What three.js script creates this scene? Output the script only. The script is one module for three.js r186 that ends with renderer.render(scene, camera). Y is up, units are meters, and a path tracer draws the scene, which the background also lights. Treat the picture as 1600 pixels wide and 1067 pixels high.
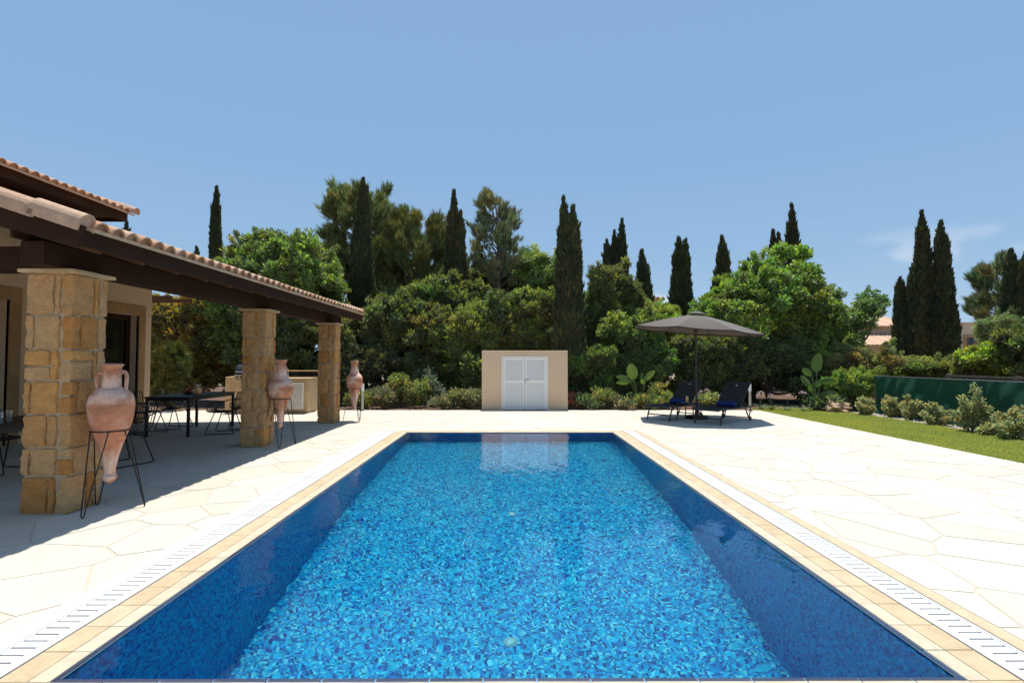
import * as THREE from 'three';
import { mergeGeometries } from 'three/addons/utils/BufferGeometryUtils.js';
import { RoundedBoxGeometry } from 'three/addons/geometries/RoundedBoxGeometry.js';

// ---------------------------------------------------------------- camera, sky, sun, exposure
const scene = new THREE.Scene();
const EYE = 1.45, FOCAL = 823;                       // eye height in metres, focal length in pixels of the 1600 x 1067 photograph
const camera = new THREE.PerspectiveCamera(2 * Math.atan(533.5 / FOCAL) * 180 / Math.PI, 1024 / 682, 0.05, 3000);
camera.position.set(0, EYE, 0);
camera.rotation.order = 'YXZ';
camera.rotation.set(Math.atan(29.5 / FOCAL), -3 / FOCAL, 0);
camera.updateMatrixWorld(true);

const SUN = new THREE.Vector3(0.015, 1, -0.25).normalize();
function skyTexture() {
  const W = 1024, H = 512, d = new Float32Array(W * H * 4);
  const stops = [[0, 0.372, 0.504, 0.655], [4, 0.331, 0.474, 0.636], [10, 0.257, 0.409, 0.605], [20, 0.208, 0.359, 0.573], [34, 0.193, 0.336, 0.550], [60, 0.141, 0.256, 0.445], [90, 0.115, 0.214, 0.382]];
  const h2 = (x, y) => { let n = Math.sin(x * 127.1 + y * 311.7) * 43758.5453; return n - Math.floor(n); };
  const vn = (x, y, p) => { const xi = Math.floor(x), yi = Math.floor(y), fx = x - xi, fy = y - yi, s = fx * fx * (3 - 2 * fx), t = fy * fy * (3 - 2 * fy), m = (a) => ((a % p) + p) % p;
    return (h2(m(xi), yi) * (1 - s) + h2(m(xi + 1), yi) * s) * (1 - t) + (h2(m(xi), yi + 1) * (1 - s) + h2(m(xi + 1), yi + 1) * s) * t; };
  const dir = new THREE.Vector3();
  for (let r = 0; r < H; r++) {
    const up = ((r + .5) / H - .5) * Math.PI, e = Math.max(0, up * 180 / Math.PI);
    let k = 0; while (k < stops.length - 2 && e > stops[k + 1][0]) k++;
    const f = Math.min(1, (e - stops[k][0]) / (stops[k + 1][0] - stops[k][0]));
    for (let c = 0; c < W; c++) {
      const a = ((c + .5) / W - .5) * 2 * Math.PI;
      dir.set(Math.cos(a) * Math.cos(up), Math.sin(up), Math.sin(a) * Math.cos(up));
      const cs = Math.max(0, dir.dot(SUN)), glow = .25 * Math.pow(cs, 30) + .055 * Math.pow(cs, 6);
      let cloud = 0;
      if (e > 0 && e < 16) {                          // a few small fair-weather puffs low over the horizon, all the way round
        const u = ((c / W) - .0858 + 1) % 1, n = .5 * vn(u * 44, e * .32, 44) + .28 * vn(u * 96, e * .75 + 7, 96) + .16 * vn(u * 210, e * 1.7 + 3, 210) + .06 * vn(u * 430, e * 3.6, 430);
        const band = Math.exp(-Math.pow((e - 6) / 4.2, 2));
        cloud = Math.min(1, Math.max(0, (n - .735 + .06 * band) * 15)) * band * .62;
      }
      for (let i = 0; i < 3; i++) {
        const base = stops[k][i + 1] * (1 - f) + stops[k + 1][i + 1] * f + glow * [1, .95, .85][i];
        d[(r * W + c) * 4 + i] = base + ([.68, .71, .76][i] - base) * cloud;
      }
      d[(r * W + c) * 4 + 3] = 1;
    }
  }
  const t = new THREE.DataTexture(d, W, H, THREE.RGBAFormat, THREE.FloatType);
  t.mapping = THREE.EquirectangularReflectionMapping; t.magFilter = t.minFilter = THREE.LinearFilter; t.needsUpdate = true;
  return t;
}
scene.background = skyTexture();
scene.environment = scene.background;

const sun = new THREE.DirectionalLight(new THREE.Color(1, .95, .87), 5);
sun.name = 'sun';
sun.position.copy(SUN).multiplyScalar(60); sun.target.position.set(0, 0, -10);
sun.position.add(sun.target.position);
sun.castShadow = true; sun.shadow.radius = 1; sun.shadow.mapSize.set(4096, 4096);
Object.assign(sun.shadow.camera, { left: -45, right: 45, top: 45, bottom: -45, near: 1, far: 140 });
scene.add(sun, sun.target);

const renderer = new THREE.WebGLRenderer({ antialias: true });
renderer.toneMapping = THREE.LinearToneMapping;
renderer.toneMappingExposure = 1.25;
renderer.shadowMap.enabled = true;
renderer.setSize(1024, 682);

// ---------------------------------------------------------------- helpers
const V = (x, y, z) => new THREE.Vector3(x, y, z);
function rng(seed) { let a = seed >>> 0; return () => { a = (a + 0x6D2B79F5) | 0; let t = Math.imul(a ^ (a >>> 15), 1 | a); t = (t + Math.imul(t ^ (t >>> 7), 61 | t)) ^ t; return ((t ^ (t >>> 14)) >>> 0) / 4294967296; }; }
const ray = (px, py) => V((px - 800) / FOCAL, (533.5 - py) / FOCAL, -1).applyQuaternion(camera.quaternion);
function ground(px, py, y = 0) { const r = ray(px, py), t = (y - EYE) / r.y; return V(r.x * t, y, r.z * t); }     // where a pixel meets a level plane
function at(px, py, depth) { const r = ray(px, py), t = -depth / r.z; return V(r.x * t, EYE + r.y * t, -depth); }   // where a pixel meets a plane so far away
const names = new Map();
function numbered(n) { const k = names.get(n) ?? 0; names.set(n, k + 1); return k ? n + '_' + String(k).padStart(3, '0') : n; }
function tag(o, label, category, group, kind) { Object.assign(o.userData, { label, category }); if (group) o.userData.group = group; if (kind) o.userData.kind = kind; return o; }
function thing(name, label, category, p = V(0, 0, 0), turn = 0, group) {
  const g = new THREE.Group(); g.name = numbered(name); g.position.copy(p); g.rotation.y = turn; scene.add(g);
  return tag(g, label, category, group);
}
function part(name, geo, m, parent, kind) {
  const o = new THREE.Mesh(Array.isArray(geo) ? merge(geo) : geo, m);
  o.name = name; o.castShadow = o.receiveShadow = true; if (kind) o.userData.kind = kind;
  parent.add(o); return o;
}
function struct(name, geo, m, label, category) { const o = part(numbered(name), geo, m, scene); o.userData.kind = 'structure'; o.userData.label = label; o.userData.category = category; return o; }
function merge(list) {
  const l = list.map((g) => { let q = g.index ? g.toNonIndexed() : g; for (const k of Object.keys(q.attributes)) if (!['position', 'normal', 'uv'].includes(k)) q.deleteAttribute(k); if (!q.attributes.uv) q.setAttribute('uv', new THREE.BufferAttribute(new Float32Array(q.attributes.position.count * 2), 2)); return q; });
  return mergeGeometries(l);
}
// texture coordinates in metres, by the way each face points
function metric(g) {
  const q = g.index ? g.toNonIndexed() : g, p = q.attributes.position, n = q.attributes.normal, uv = new Float32Array(p.count * 2);
  for (let i = 0; i < p.count; i++) {
    const ax = Math.abs(n.getX(i)), ay = Math.abs(n.getY(i)), az = Math.abs(n.getZ(i));
    if (ay >= ax && ay >= az) { uv[i * 2] = p.getX(i); uv[i * 2 + 1] = p.getZ(i); }
    else if (ax >= az) { uv[i * 2] = p.getZ(i); uv[i * 2 + 1] = p.getY(i); }
    else { uv[i * 2] = p.getX(i); uv[i * 2 + 1] = p.getY(i); }
  }
  q.setAttribute('uv', new THREE.BufferAttribute(uv, 2));
  return q;
}
const box = (x0, x1, y0, y1, z0, z1) => metric(new THREE.BoxGeometry(x1 - x0, y1 - y0, z1 - z0).translate((x0 + x1) / 2, (y0 + y1) / 2, (z0 + z1) / 2));
const rbox = (x0, x1, y0, y1, z0, z1, r = .01, s = 2) => metric(new RoundedBoxGeometry(x1 - x0, y1 - y0, z1 - z0, s, r).translate((x0 + x1) / 2, (y0 + y1) / 2, (z0 + z1) / 2));
function bar(a, b, r0, r1 = r0, seg = 8) {
  const d = b.clone().sub(a), g = new THREE.CylinderGeometry(r1, r0, d.length(), seg, 1);
  return g.applyQuaternion(new THREE.Quaternion().setFromUnitVectors(V(0, 1, 0), d.clone().normalize())).translate((a.x + b.x) / 2, (a.y + b.y) / 2, (a.z + b.z) / 2);
}
function tube(points, r, seg = 24, sides = 6, tension = .2) { return new THREE.TubeGeometry(new THREE.CatmullRomCurve3(points, false, 'catmullrom', tension), seg, r, sides); }
function beamBox(a, b, w, h) {                        // a squared timber between two points, w across and h high
  const d = b.clone().sub(a), g = new THREE.BoxGeometry(w, h, d.length());
  metric(g);
  const q = metric(g), m = new THREE.Matrix4().lookAt(b, a, V(0, 1, 0));
  return q.applyMatrix4(m).translate((a.x + b.x) / 2, (a.y + b.y) / 2, (a.z + b.z) / 2);
}
// tileable noise
function makeNoise(seed) {
  const R = rng(seed), T = new Float32Array(65536); for (let i = 0; i < 65536; i++) T[i] = R();
  const val = (x, y, p) => { const xi = Math.floor(x), yi = Math.floor(y), fx = x - xi, fy = y - yi, s = fx * fx * (3 - 2 * fx), t = fy * fy * (3 - 2 * fy), m = (a) => ((a % p) + p) % p, g = (a, b) => T[(m(a) * 257 + m(b) * 7919) & 65535];
    return (g(xi, yi) * (1 - s) + g(xi + 1, yi) * s) * (1 - t) + (g(xi, yi + 1) * (1 - s) + g(xi + 1, yi + 1) * s) * t; };
  return (u, v, base, oct, fall = .5) => { let a = 1, s = 0, w = 0, p = base; for (let i = 0; i < oct; i++, a *= fall, p *= 2) { s += a * val(u * p, v * p, p); w += a; } return s / w; };
}
function tex(size, fn, { srgb = true, rep = [1, 1] } = {}) {
  const d = new Uint8Array(size * size * 4);
  for (let y = 0; y < size; y++) for (let x = 0; x < size; x++) {
    const c = fn(x / size, y / size), i = (y * size + x) * 4, a = Array.isArray(c) ? c : [c, c, c];
    for (let k = 0; k < 3; k++) d[i + k] = Math.max(0, Math.min(255, a[k] * 255)); d[i + 3] = 255;
  }
  const t = new THREE.DataTexture(d, size, size); t.wrapS = t.wrapT = THREE.RepeatWrapping; t.magFilter = THREE.LinearFilter; t.minFilter = THREE.LinearMipmapLinearFilter; t.generateMipmaps = true;
  if (srgb) t.colorSpace = THREE.SRGBColorSpace; t.repeat.set(rep[0], rep[1]); t.needsUpdate = true; return t;
}
const again = (t, x, y = x) => { const c = t.clone(); c.repeat.set(x, y); c.needsUpdate = true; return c; };
const lin = (r, g, b) => new THREE.Color().setRGB(r, g, b);
const std = (color, roughness = .8, more = {}) => new THREE.MeshStandardMaterial({ color, roughness, ...more });
const phys = (color, roughness, more) => new THREE.MeshPhysicalMaterial({ color, roughness, ...more });
const mixv = (a, b, t) => a + (b - a) * t;

// ---------------------------------------------------------------- materials
const N1 = makeNoise(11), N2 = makeNoise(29), N3 = makeNoise(53);
const grain = tex(512, (u, v) => .9 + .45 * (N1(u, v, 8, 6, .62) - .5), { srgb: false });                        // neutral mottling, multiplied with a colour
const fineBump = tex(512, (u, v) => N2(u, v, 32, 5, .7), { srgb: false });
const stoneMap = tex(512, (u, v) => { const a = N1(u, v, 4, 6, .6), b = N3(u, v, 24, 4, .7), s = Math.max(0, N2(u, v, 6, 3) - .55) * 1.6; return [.86 + .5 * (a - .5) + .3 * (b - .5) + .1 * s, .82 + .5 * (a - .5) + .3 * (b - .5) - .12 * s, .78 + .46 * (a - .5) + .3 * (b - .5) - .3 * s]; }, { srgb: false });
const stoneBump = tex(512, (u, v) => .6 * N1(u, v, 10, 6, .62) + .4 * N3(u, v, 40, 3, .7), { srgb: false });
const woodMap = tex(512, (u, v) => { const w = N1(u, v, 3, 3), g = N2(u * 1, v, 4, 2) * 0 + N3((u * 16) % 1, v, 8, 5, .65); return .85 + .5 * (w - .5) + .5 * (g - .5); }, { srgb: false });
const clayMap = tex(512, (u, v) => { const a = N1(u, v, 3, 5, .55), b = N2(u, v * 3 % 1, 10, 5, .6), bloom = Math.max(0, Math.min(1, (N3(u, v * 2 % 1, 4, 6, .62) - .38) * 4)) * (.6 + .9 * N2(u, v, 20, 4, .7)); const t = .85 + .35 * (a - .5) + .3 * (b - .5); return [mixv(.84 * t, .93, bloom * .68), mixv(.56 * t, .82, bloom * .7), mixv(.42 * t, .76, bloom * .7)]; });
const soilMap = tex(512, (u, v) => { const a = N1(u, v, 6, 6, .65), b = N3(u, v, 50, 3, .7); const t = .6 + .6 * (a - .5) + .5 * (b - .5); return [.62 * t, .47 * t, .36 * t]; });
const lawnMap = tex(512, (u, v) => { const a = N1(u, v, 6, 5, .6), b = N2(u, v, 70, 2, .7); const t = .7 + .5 * (a - .5) + .5 * (b - .5); return [.60 * t, .65 * t, .24 * t]; });
const tileMap = tex(512, (u, v) => { const a = N1(u, v, 5, 5, .6), b = N3(u, v, 30, 4, .65); const t = .88 + .4 * (a - .5) + .25 * (b - .5); return [t, t * .98, t * .95]; }, { srgb: false });

const M = {};
M.deck = [[.57, .52, .44], [.58, .535, .46], [.55, .495, .41], [.575, .525, .45], [.56, .505, .42], [.59, .55, .475]].map((c) => std(lin(...c), .8, { map: again(tex(512, (u, v) => { const a = N1(u, v, 5, 6, .6), b = N3(u, v, 36, 3, .7); return .95 + .16 * (a - .5) + .1 * (b - .5); }, { srgb: false }), .45), bumpMap: again(stoneBump, .9), bumpScale: .0025 }));
M.mortar = std(lin(.55, .485, .38), .95, { map: again(grain, 1.3), bumpMap: again(fineBump, 2), bumpScale: .003 });
M.coping = [[.545, .43, .275], [.565, .455, .305], [.525, .41, .26], [.555, .44, .28]].map((c) => std(lin(...c), .72, { map: again(tileMap, 2.1), bumpMap: again(fineBump, 2), bumpScale: .001 }));
M.copingPale = [[.565, .49, .365], [.58, .505, .385], [.55, .475, .35]].map((c) => std(lin(...c), .72, { map: again(tileMap, 2.3), bumpMap: again(fineBump, 2), bumpScale: .001 }));
M.navy = [[.035, .045, .085], [.045, .055, .10], [.03, .04, .075]].map((c) => phys(lin(...c), .28, { clearcoat: .3 }));
M.grout = std(lin(.22, .42, .60), .8);
M.mosaic = std(0xffffff, .22, { vertexColors: true });
M.white = std(lin(.86, .83, .775), .5);
M.grate = [.56, .54, .58].map((v) => std(lin(v, v, v * .985), .55));
M.concrete = std(lin(.34, .325, .30), .95, { map: again(grain, 1.5) });
M.stucco = std(lin(.74, .53, .345), .92, { map: again(tex(512, (u, v) => .95 + .12 * (N1(u, v, 3, 6, .6) - .5), { srgb: false }), .7), bumpMap: again(fineBump, 3), bumpScale: .003 });
M.hutStucco = std(lin(.74, .53, .345), .92, { map: again(tex(512, (u, v) => .95 + .12 * (N2(u, v, 3, 6, .6) - .5), { srgb: false }), .6), bumpMap: again(fineBump, 3), bumpScale: .003 });
M.counter = std(lin(.60, .42, .235), .9, { map: again(grain, .5), bumpMap: again(fineBump, 3), bumpScale: .002 });
M.surround = std(lin(.44, .27, .125), .85, { map: again(stoneMap, .8), bumpMap: again(stoneBump, 1.2), bumpScale: .003 });
M.ashlar = [[.62, .345, .13], [.64, .40, .19], [.56, .27, .075], [.63, .40, .195], [.60, .35, .15], [.68, .37, .12]].map((c) => std(lin(...c), .92, { map: again(stoneMap, 1.7), bumpMap: again(stoneBump, 2.2), bumpScale: .035 }));
M.pillarMortar = std(lin(.54, .42, .275), .95, { map: again(grain, 2), bumpMap: again(fineBump, 4), bumpScale: .006 });
M.capStone = std(lin(.58, .45, .27), .85, { map: again(stoneMap, 1.2), bumpMap: again(stoneBump, 2), bumpScale: .004 });
M.timber = phys(lin(.044, .020, .011), .9, { specularIntensity: .35, map: again(woodMap, .8), bumpMap: again(woodMap, .8), bumpScale: .002 });
M.timberLight = phys(lin(.13, .065, .035), .85, { specularIntensity: .4, map: again(woodMap, 1) });
M.ceiling = phys(lin(.045, .022, .012), .9, { specularIntensity: .35, map: again(woodMap, .7) });
M.roofTile = [[.50, .305, .195], [.53, .345, .235], [.47, .265, .16], [.55, .375, .265], [.52, .30, .175]].map((c) => std(lin(...c), .85, { map: again(tileMap, 2), bumpMap: again(fineBump, 3), bumpScale: .003 }));
M.roofMortar = std(lin(.55, .40, .27), .95, { map: again(grain, 2), bumpMap: again(fineBump, 4), bumpScale: .005 });
M.clay = std(lin(.98, .98, .98), .88, { map: again(clayMap, 1, 1), bumpMap: again(stoneBump, 2), bumpScale: .003 });
M.iron = std(lin(.018, .017, .017), .5, { metalness: .5 });
M.blackMetal = std(lin(.012, .012, .013), .45, { metalness: .3 });
M.steel = std(lin(.55, .55, .56), .25, { metalness: 1 });
M.darkPanel = phys(lin(.01, .01, .012), .15, { clearcoat: .5 });
M.sling = phys(lin(.048, .046, .045), .95, { specularIntensity: .3, map: again(grain, 6), bumpMap: again(fineBump, 12), bumpScale: .001 });
M.loungerFrame = std(lin(.045, .042, .040), .45, { metalness: .4 });
M.towel = std(lin(.007, .028, .17), .95, { bumpMap: again(fineBump, 10), bumpScale: .004 });
M.canopy = phys(lin(.058, .043, .031), .9, { transmission: .16, thickness: 0, bumpMap: again(fineBump, 6), bumpScale: .001 });
M.juice = phys(lin(.75, .33, .05), .25, {});
M.glass = phys(0xffffff, .02, { transmission: 1, thickness: 0, ior: 1.5 });
M.pane = phys(lin(.75, .78, .78), .02, { transmission: 1, thickness: 0, ior: 1.5 });
M.curtain = phys(lin(.55, .50, .43), .95, { transmission: .25, thickness: 0 });
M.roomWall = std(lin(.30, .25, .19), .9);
M.bark = std(lin(.12, .085, .06), .95, { map: again(woodMap, 1.2), bumpMap: again(stoneBump, 3), bumpScale: .02 });
M.barkPale = std(lin(.24, .19, .15), .95, { map: again(woodMap, 1.2), bumpMap: again(stoneBump, 3), bumpScale: .015 });
M.soil = std(0xffffff, .97, { map: again(soilMap, .55), bumpMap: again(stoneBump, 2), bumpScale: .03 });
M.earth = std(lin(.26, .20, .13), .97, { map: again(grain, .11) });
M.lawn = std(0xffffff, .95, { map: again(lawnMap, .6) });
M.pebble = std(lin(.60, .57, .52), .8);
M.rock = std(lin(.50, .36, .25), .95, { map: again(stoneMap, 1.2), bumpMap: again(stoneBump, 1.4), bumpScale: .05 });
M.net = phys(lin(.018, .078, .046), .95, { specularIntensity: .2, transmission: .2, thickness: 0, bumpMap: again(fineBump, 9), bumpScale: .003 });
M.fencePost = std(lin(.10, .12, .11), .5, { metalness: .5 });
M.wall2 = std(lin(.62, .49, .34), .9, { map: again(grain, .3) });
M.wallWhite = std(lin(.70, .55, .37), .9, { map: again(grain, .3) });
M.farRoof = [[.52, .34, .23], [.58, .40, .28], [.48, .30, .20]].map((c) => std(lin(...c), .9));
M.shedStone = std(lin(.22, .19, .165), .9, { map: again(grain, .6) });
M.lattice = std(lin(.20, .155, .115), .85);
const leafMat = (r, g, b, t = .35) => phys(lin(r, g, b), .95, { transmission: t, thickness: 0, clearcoat: .22, clearcoatRoughness: .35, vertexColors: true });
M.leafPlain = phys(lin(1, 1, 1), .95, { transmission: .55, thickness: 0, clearcoat: .5, clearcoatRoughness: .32, vertexColors: true });
M.needle = phys(lin(1, 1, 1), .95, { transmission: .3, thickness: 0, vertexColors: true });
M.petal = phys(lin(.72, .52, .58), .9, { transmission: .3, thickness: 0 });
M.paddle = [[.13, .22, .025], [.075, .15, .02], [.30, .25, .03], [.10, .19, .03]].map((c) => phys(lin(...c), .5, { transmission: .3, roughness: .95, thickness: 0, clearcoat: .35, clearcoatRoughness: .3 }));
M.stalk = std(lin(.14, .17, .05), .7);
M.rust = phys(lin(.55, .10, .02), .8, {});

// ---------------------------------------------------------------- pool, coping, water
const PX = 2.083, ZN = 2.436, ZF = 10.69;              // coping's inner edge: half width, near and far distance
const TRIM = .03, WX = PX - TRIM, WN = ZN + TRIM, WF = ZF - TRIM;   // water's edge
const depthAt = (Z) => .97 + .125 * (WF - Z);
const WATER = -.014;
{
  const pool = thing('swimming_pool', 'long blue mosaic swimming pool with sandstone coping', 'pool'); pool.userData.kind = 'structure';
  // shell: grout faces with thickness, a sloping floor
  const side = (s) => { const sh = new THREE.Shape([new THREE.Vector2(WN, -.006), new THREE.Vector2(WF, -.006), new THREE.Vector2(WF, -depthAt(WF) - .3), new THREE.Vector2(WN, -depthAt(WN) - .3)]); const g = new THREE.ExtrudeGeometry(sh, { depth: .15, bevelEnabled: false }); g.rotateY(Math.PI / 2); g.translate(s > 0 ? WX : -WX - .15, 0, 0); return g; };
  for (const s of [-1, 1]) part('pool_wall', side(s), M.grout, pool);
  part('pool_wall', box(-WX - .15, WX + .15, -depthAt(WF) - .3, -.006, -WF - .15, -WF), M.grout, pool);
  part('pool_wall', box(-WX - .15, WX + .15, -depthAt(WN) - .3, -.006, -WN, -WN + .15), M.grout, pool);
  { const g = new THREE.BufferGeometry(), y0 = -depthAt(WN), y1 = -depthAt(WF), v = [[-WX, y0, -WN], [WX, y0, -WN], [WX, y1, -WF], [-WX, y1, -WF]], b = v.map(([x, y, z]) => [x, y - .25, z]), f = [];
    const q = (a, b2, c, d) => f.push(...a, ...b2, ...c, ...a, ...c, ...d); q(...v); q(b[3], b[2], b[1], b[0]);
    g.setAttribute('position', new THREE.BufferAttribute(new Float32Array(f), 3)); g.computeVertexNormals(); part('pool_floor', g, M.grout, pool); }
  // glass mosaic: every tile a plate of its own, 20 mm with a 1.3 mm joint
  const R = rng(5), pos = [], col = [], T = .02, E = .0187;
  const floorSunPal = [[.003, .06, .33, 13], [.004, .22, .58, 20], [.005, .42, .74, 24], [.010, .64, .86, 24], [.26, .86, .93, 14], [.07, .04, .32, 2], [.004, .07, .24, 7]], wallShadePal = [[.003, .045, .30, 22], [.004, .21, .56, 36], [.005, .30, .64, 20], [.05, .03, .28, 8], [.008, .42, .72, 14]];  // one mosaic, light painted in: pale sun glints on floor, darker mix on walls
  const pick = (set) => { let r = R() * set.reduce((s, p) => s + p[3], 0); for (const p of set) { if ((r -= p[3]) < 0) { const k = .85 + .3 * R(); return [p[0] * k, p[1] * k, p[2] * k]; } } return set[0]; };
  const plate = (o, u, v, set = wallShadePal) => { const a = o, b = [o[0] + u[0], o[1] + u[1], o[2] + u[2]], c = [b[0] + v[0], b[1] + v[1], b[2] + v[2]], d = [o[0] + v[0], o[1] + v[1], o[2] + v[2]], k = pick(set); pos.push(...a, ...b, ...c, ...a, ...c, ...d); for (let i = 0; i < 6; i++) col.push(...k); };
  const nx = Math.floor(2 * WX / T), nz = Math.floor((WF - WN) / T), slope = .125;
  const j = () => (R() - .5) * .0012;
  for (let i = 0; i < nx; i++) for (let k = 0; k < nz; k++) { const Z = WN + (k + .03) * T, y = -depthAt(Z) + .002; plate([-WX + (i + .03) * T, y + j(), -Z], [E, j(), 0], [0, E * slope + j(), -E], floorSunPal); }
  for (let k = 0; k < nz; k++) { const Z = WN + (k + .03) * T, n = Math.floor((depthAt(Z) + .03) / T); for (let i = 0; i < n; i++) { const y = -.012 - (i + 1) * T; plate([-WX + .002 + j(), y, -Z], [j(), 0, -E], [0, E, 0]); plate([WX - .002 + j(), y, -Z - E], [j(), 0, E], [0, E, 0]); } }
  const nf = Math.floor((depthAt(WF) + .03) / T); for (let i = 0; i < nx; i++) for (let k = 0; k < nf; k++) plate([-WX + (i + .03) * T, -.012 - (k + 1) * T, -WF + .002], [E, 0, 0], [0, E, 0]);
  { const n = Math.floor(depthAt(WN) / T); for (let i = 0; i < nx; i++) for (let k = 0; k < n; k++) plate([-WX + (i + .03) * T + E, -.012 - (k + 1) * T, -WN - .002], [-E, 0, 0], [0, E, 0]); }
  const g = new THREE.BufferGeometry(); g.setAttribute('position', new THREE.BufferAttribute(new Float32Array(pos), 3)); g.setAttribute('color', new THREE.BufferAttribute(new Float32Array(col), 3)); g.computeVertexNormals();
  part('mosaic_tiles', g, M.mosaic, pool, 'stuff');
  // two round drain covers in the floor
  for (const Z of [4.35, 6.6]) { const y = -depthAt(Z) + .008, d = part('floor_drain', new THREE.CylinderGeometry(.044, .05, .016, 24).rotateX(Math.atan(.125)).translate(0.02, y + .004, -Z), M.white, pool); part('drain_ring', new THREE.TorusGeometry(.03, .005, 6, 24).rotateX(Math.PI / 2 + Math.atan(.125)).translate(.02, y + .014, -Z), M.grate[1], d); }
  // dark trim tiles round the edge, then two rows of coping
  const S = .2506, ny = Math.round((ZF - ZN) / S), st = (ZF - ZN) / ny, nxr = Math.round(2 * PX / S), sx = 2 * PX / nxr, J = .004;
  const pc = (a) => a[Math.floor(R() * a.length)];
  const piece = (name, x0, x1, z0, z1, m, y = 0, h = .035) => part(name, rbox(x0 + J / 2, x1 - J / 2, y - h, y + (R() - .5) * .0012, z0 + J / 2, z1 - J / 2, .003, 1), m, pool);
  for (const s of [-1, 1]) for (let i = 0; i < ny; i++) {
    const z0 = -(ZN + i * st + st), z1 = -(ZN + i * st), X = (a, b) => s > 0 ? [a, b] : [-b, -a];
    piece('trim_tile', ...X(WX, PX), z0, z1, pc(M.navy), -.002, .02);
    piece('coping_stone', ...X(PX, PX + .10), z0, z1, pc(M.copingPale));
    piece('coping_stone', ...X(PX + .10, PX + .245), z0, z1, pc(M.coping));
  }
  for (const far of [0, 1]) for (let i = 0; i < nxr; i++) {
    const x0 = -PX + i * sx, x1 = x0 + sx, zz = (a, b) => far ? [-(ZF + b), -(ZF + a)] : [-(ZN - a), -(ZN - b)];
    piece('trim_tile', x0, x1, ...zz(-TRIM, 0), pc(M.navy), -.002, .02);
    piece('coping_stone', x0, x1, ...zz(0, .10), pc(M.copingPale));
    piece('coping_stone', x0, x1, ...zz(.10, .245), pc(M.coping));
  }
  for (const s of [-1, 1]) for (const far of [0, 1]) { const z = far ? [-(ZF + .245), -ZF] : [-ZN, -(ZN - .245)], x = s > 0 ? [PX, PX + .245] : [-PX - .245, -PX]; piece('coping_stone', ...x, ...z, pc(M.coping)); }
  // bed under trim and coping
  const ring = [box(-PX - .25, -WX, -.2, -.0065, -ZF - .25, -ZN + .25), box(WX, PX + .25, -.2, -.0065, -ZF - .25, -ZN + .25), box(-WX, WX, -.2, -.0065, -ZF - .25, -WF), box(-WX, WX, -.2, -.0065, -WN, -ZN + .25)];
  part('coping_bed', ring, M.mortar, pool);
}
{ // water: a closed body with small ripples on top
  const nx = 300, nz = 600, x0 = -WX - .006, x1 = WX + .006, z0 = -WN + .006, z1 = -WF - .006;
  const R = rng(77), waves = Array.from({ length: 11 }, (_, i) => { const L = .055 * Math.pow(1.23, i), a = R() * Math.PI * 2; return [Math.cos(a) * 2 * Math.PI / L, Math.sin(a) * 2 * Math.PI / L, R() * 6.28, .0058 * L / (2 * Math.PI)]; });
  const h = (x, z) => { let s = 0; for (const [kx, kz, p, A] of waves) s += A * Math.sin(kx * x + kz * z + p + .7 * Math.sin(.9 * x + 1.3 * z + p)); return s; };
  const top = new THREE.PlaneGeometry(1, 1, nx, nz), p = top.attributes.position;
  for (let i = 0; i < p.count; i++) { const x = mixv(x0, x1, p.getX(i) + .5), z = mixv(z0, z1, p.getY(i) + .5); p.setXYZ(i, x, WATER + h(x, z), z); }
  top.computeVertexNormals();
  const P = [], idx = top.index.array, nrm = top.attributes.normal, pos = [], nor = [];
  for (let i = 0; i < idx.length; i++) { const k = idx[i]; pos.push(p.getX(k), p.getY(k), p.getZ(k)); nor.push(nrm.getX(k), nrm.getY(k), nrm.getZ(k)); }
  const yb = -2.2, row = (k) => [p.getX(k), p.getY(k), p.getZ(k)];
  const quad = (a, b, n) => { const c = [b[0], yb, b[2]], d = [a[0], yb, a[2]]; pos.push(...a, ...d, ...c, ...a, ...c, ...b); for (let i = 0; i < 6; i++) nor.push(...n); };
  const id = (i, jv) => jv * (nx + 1) + i;
  for (let i = 0; i < nx; i++) { quad(row(id(i + 1, 0)), row(id(i, 0)), [0, 0, -1]); quad(row(id(i, nz)), row(id(i + 1, nz)), [0, 0, 1]); }
  for (let jv = 0; jv < nz; jv++) { quad(row(id(0, jv)), row(id(0, jv + 1)), [-1, 0, 0]); quad(row(id(nx, jv + 1)), row(id(nx, jv)), [1, 0, 0]); }
  pos.push(x0, yb, z0, x0, yb, z1, x1, yb, z1, x0, yb, z0, x1, yb, z1, x1, yb, z0); for (let i = 0; i < 6; i++) nor.push(0, -1, 0);
  const g = new THREE.BufferGeometry(); g.setAttribute('position', new THREE.BufferAttribute(new Float32Array(pos), 3)); g.setAttribute('normal', new THREE.BufferAttribute(new Float32Array(nor), 3));
  const m = phys(0xffffff, 0, { transmission: 1, thickness: 1, ior: 1.33, attenuationColor: lin(.36, .88, .975), attenuationDistance: 3.2 });
  struct('water', g, m, 'clear rippled water filling the swimming pool', 'water');
}

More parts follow.
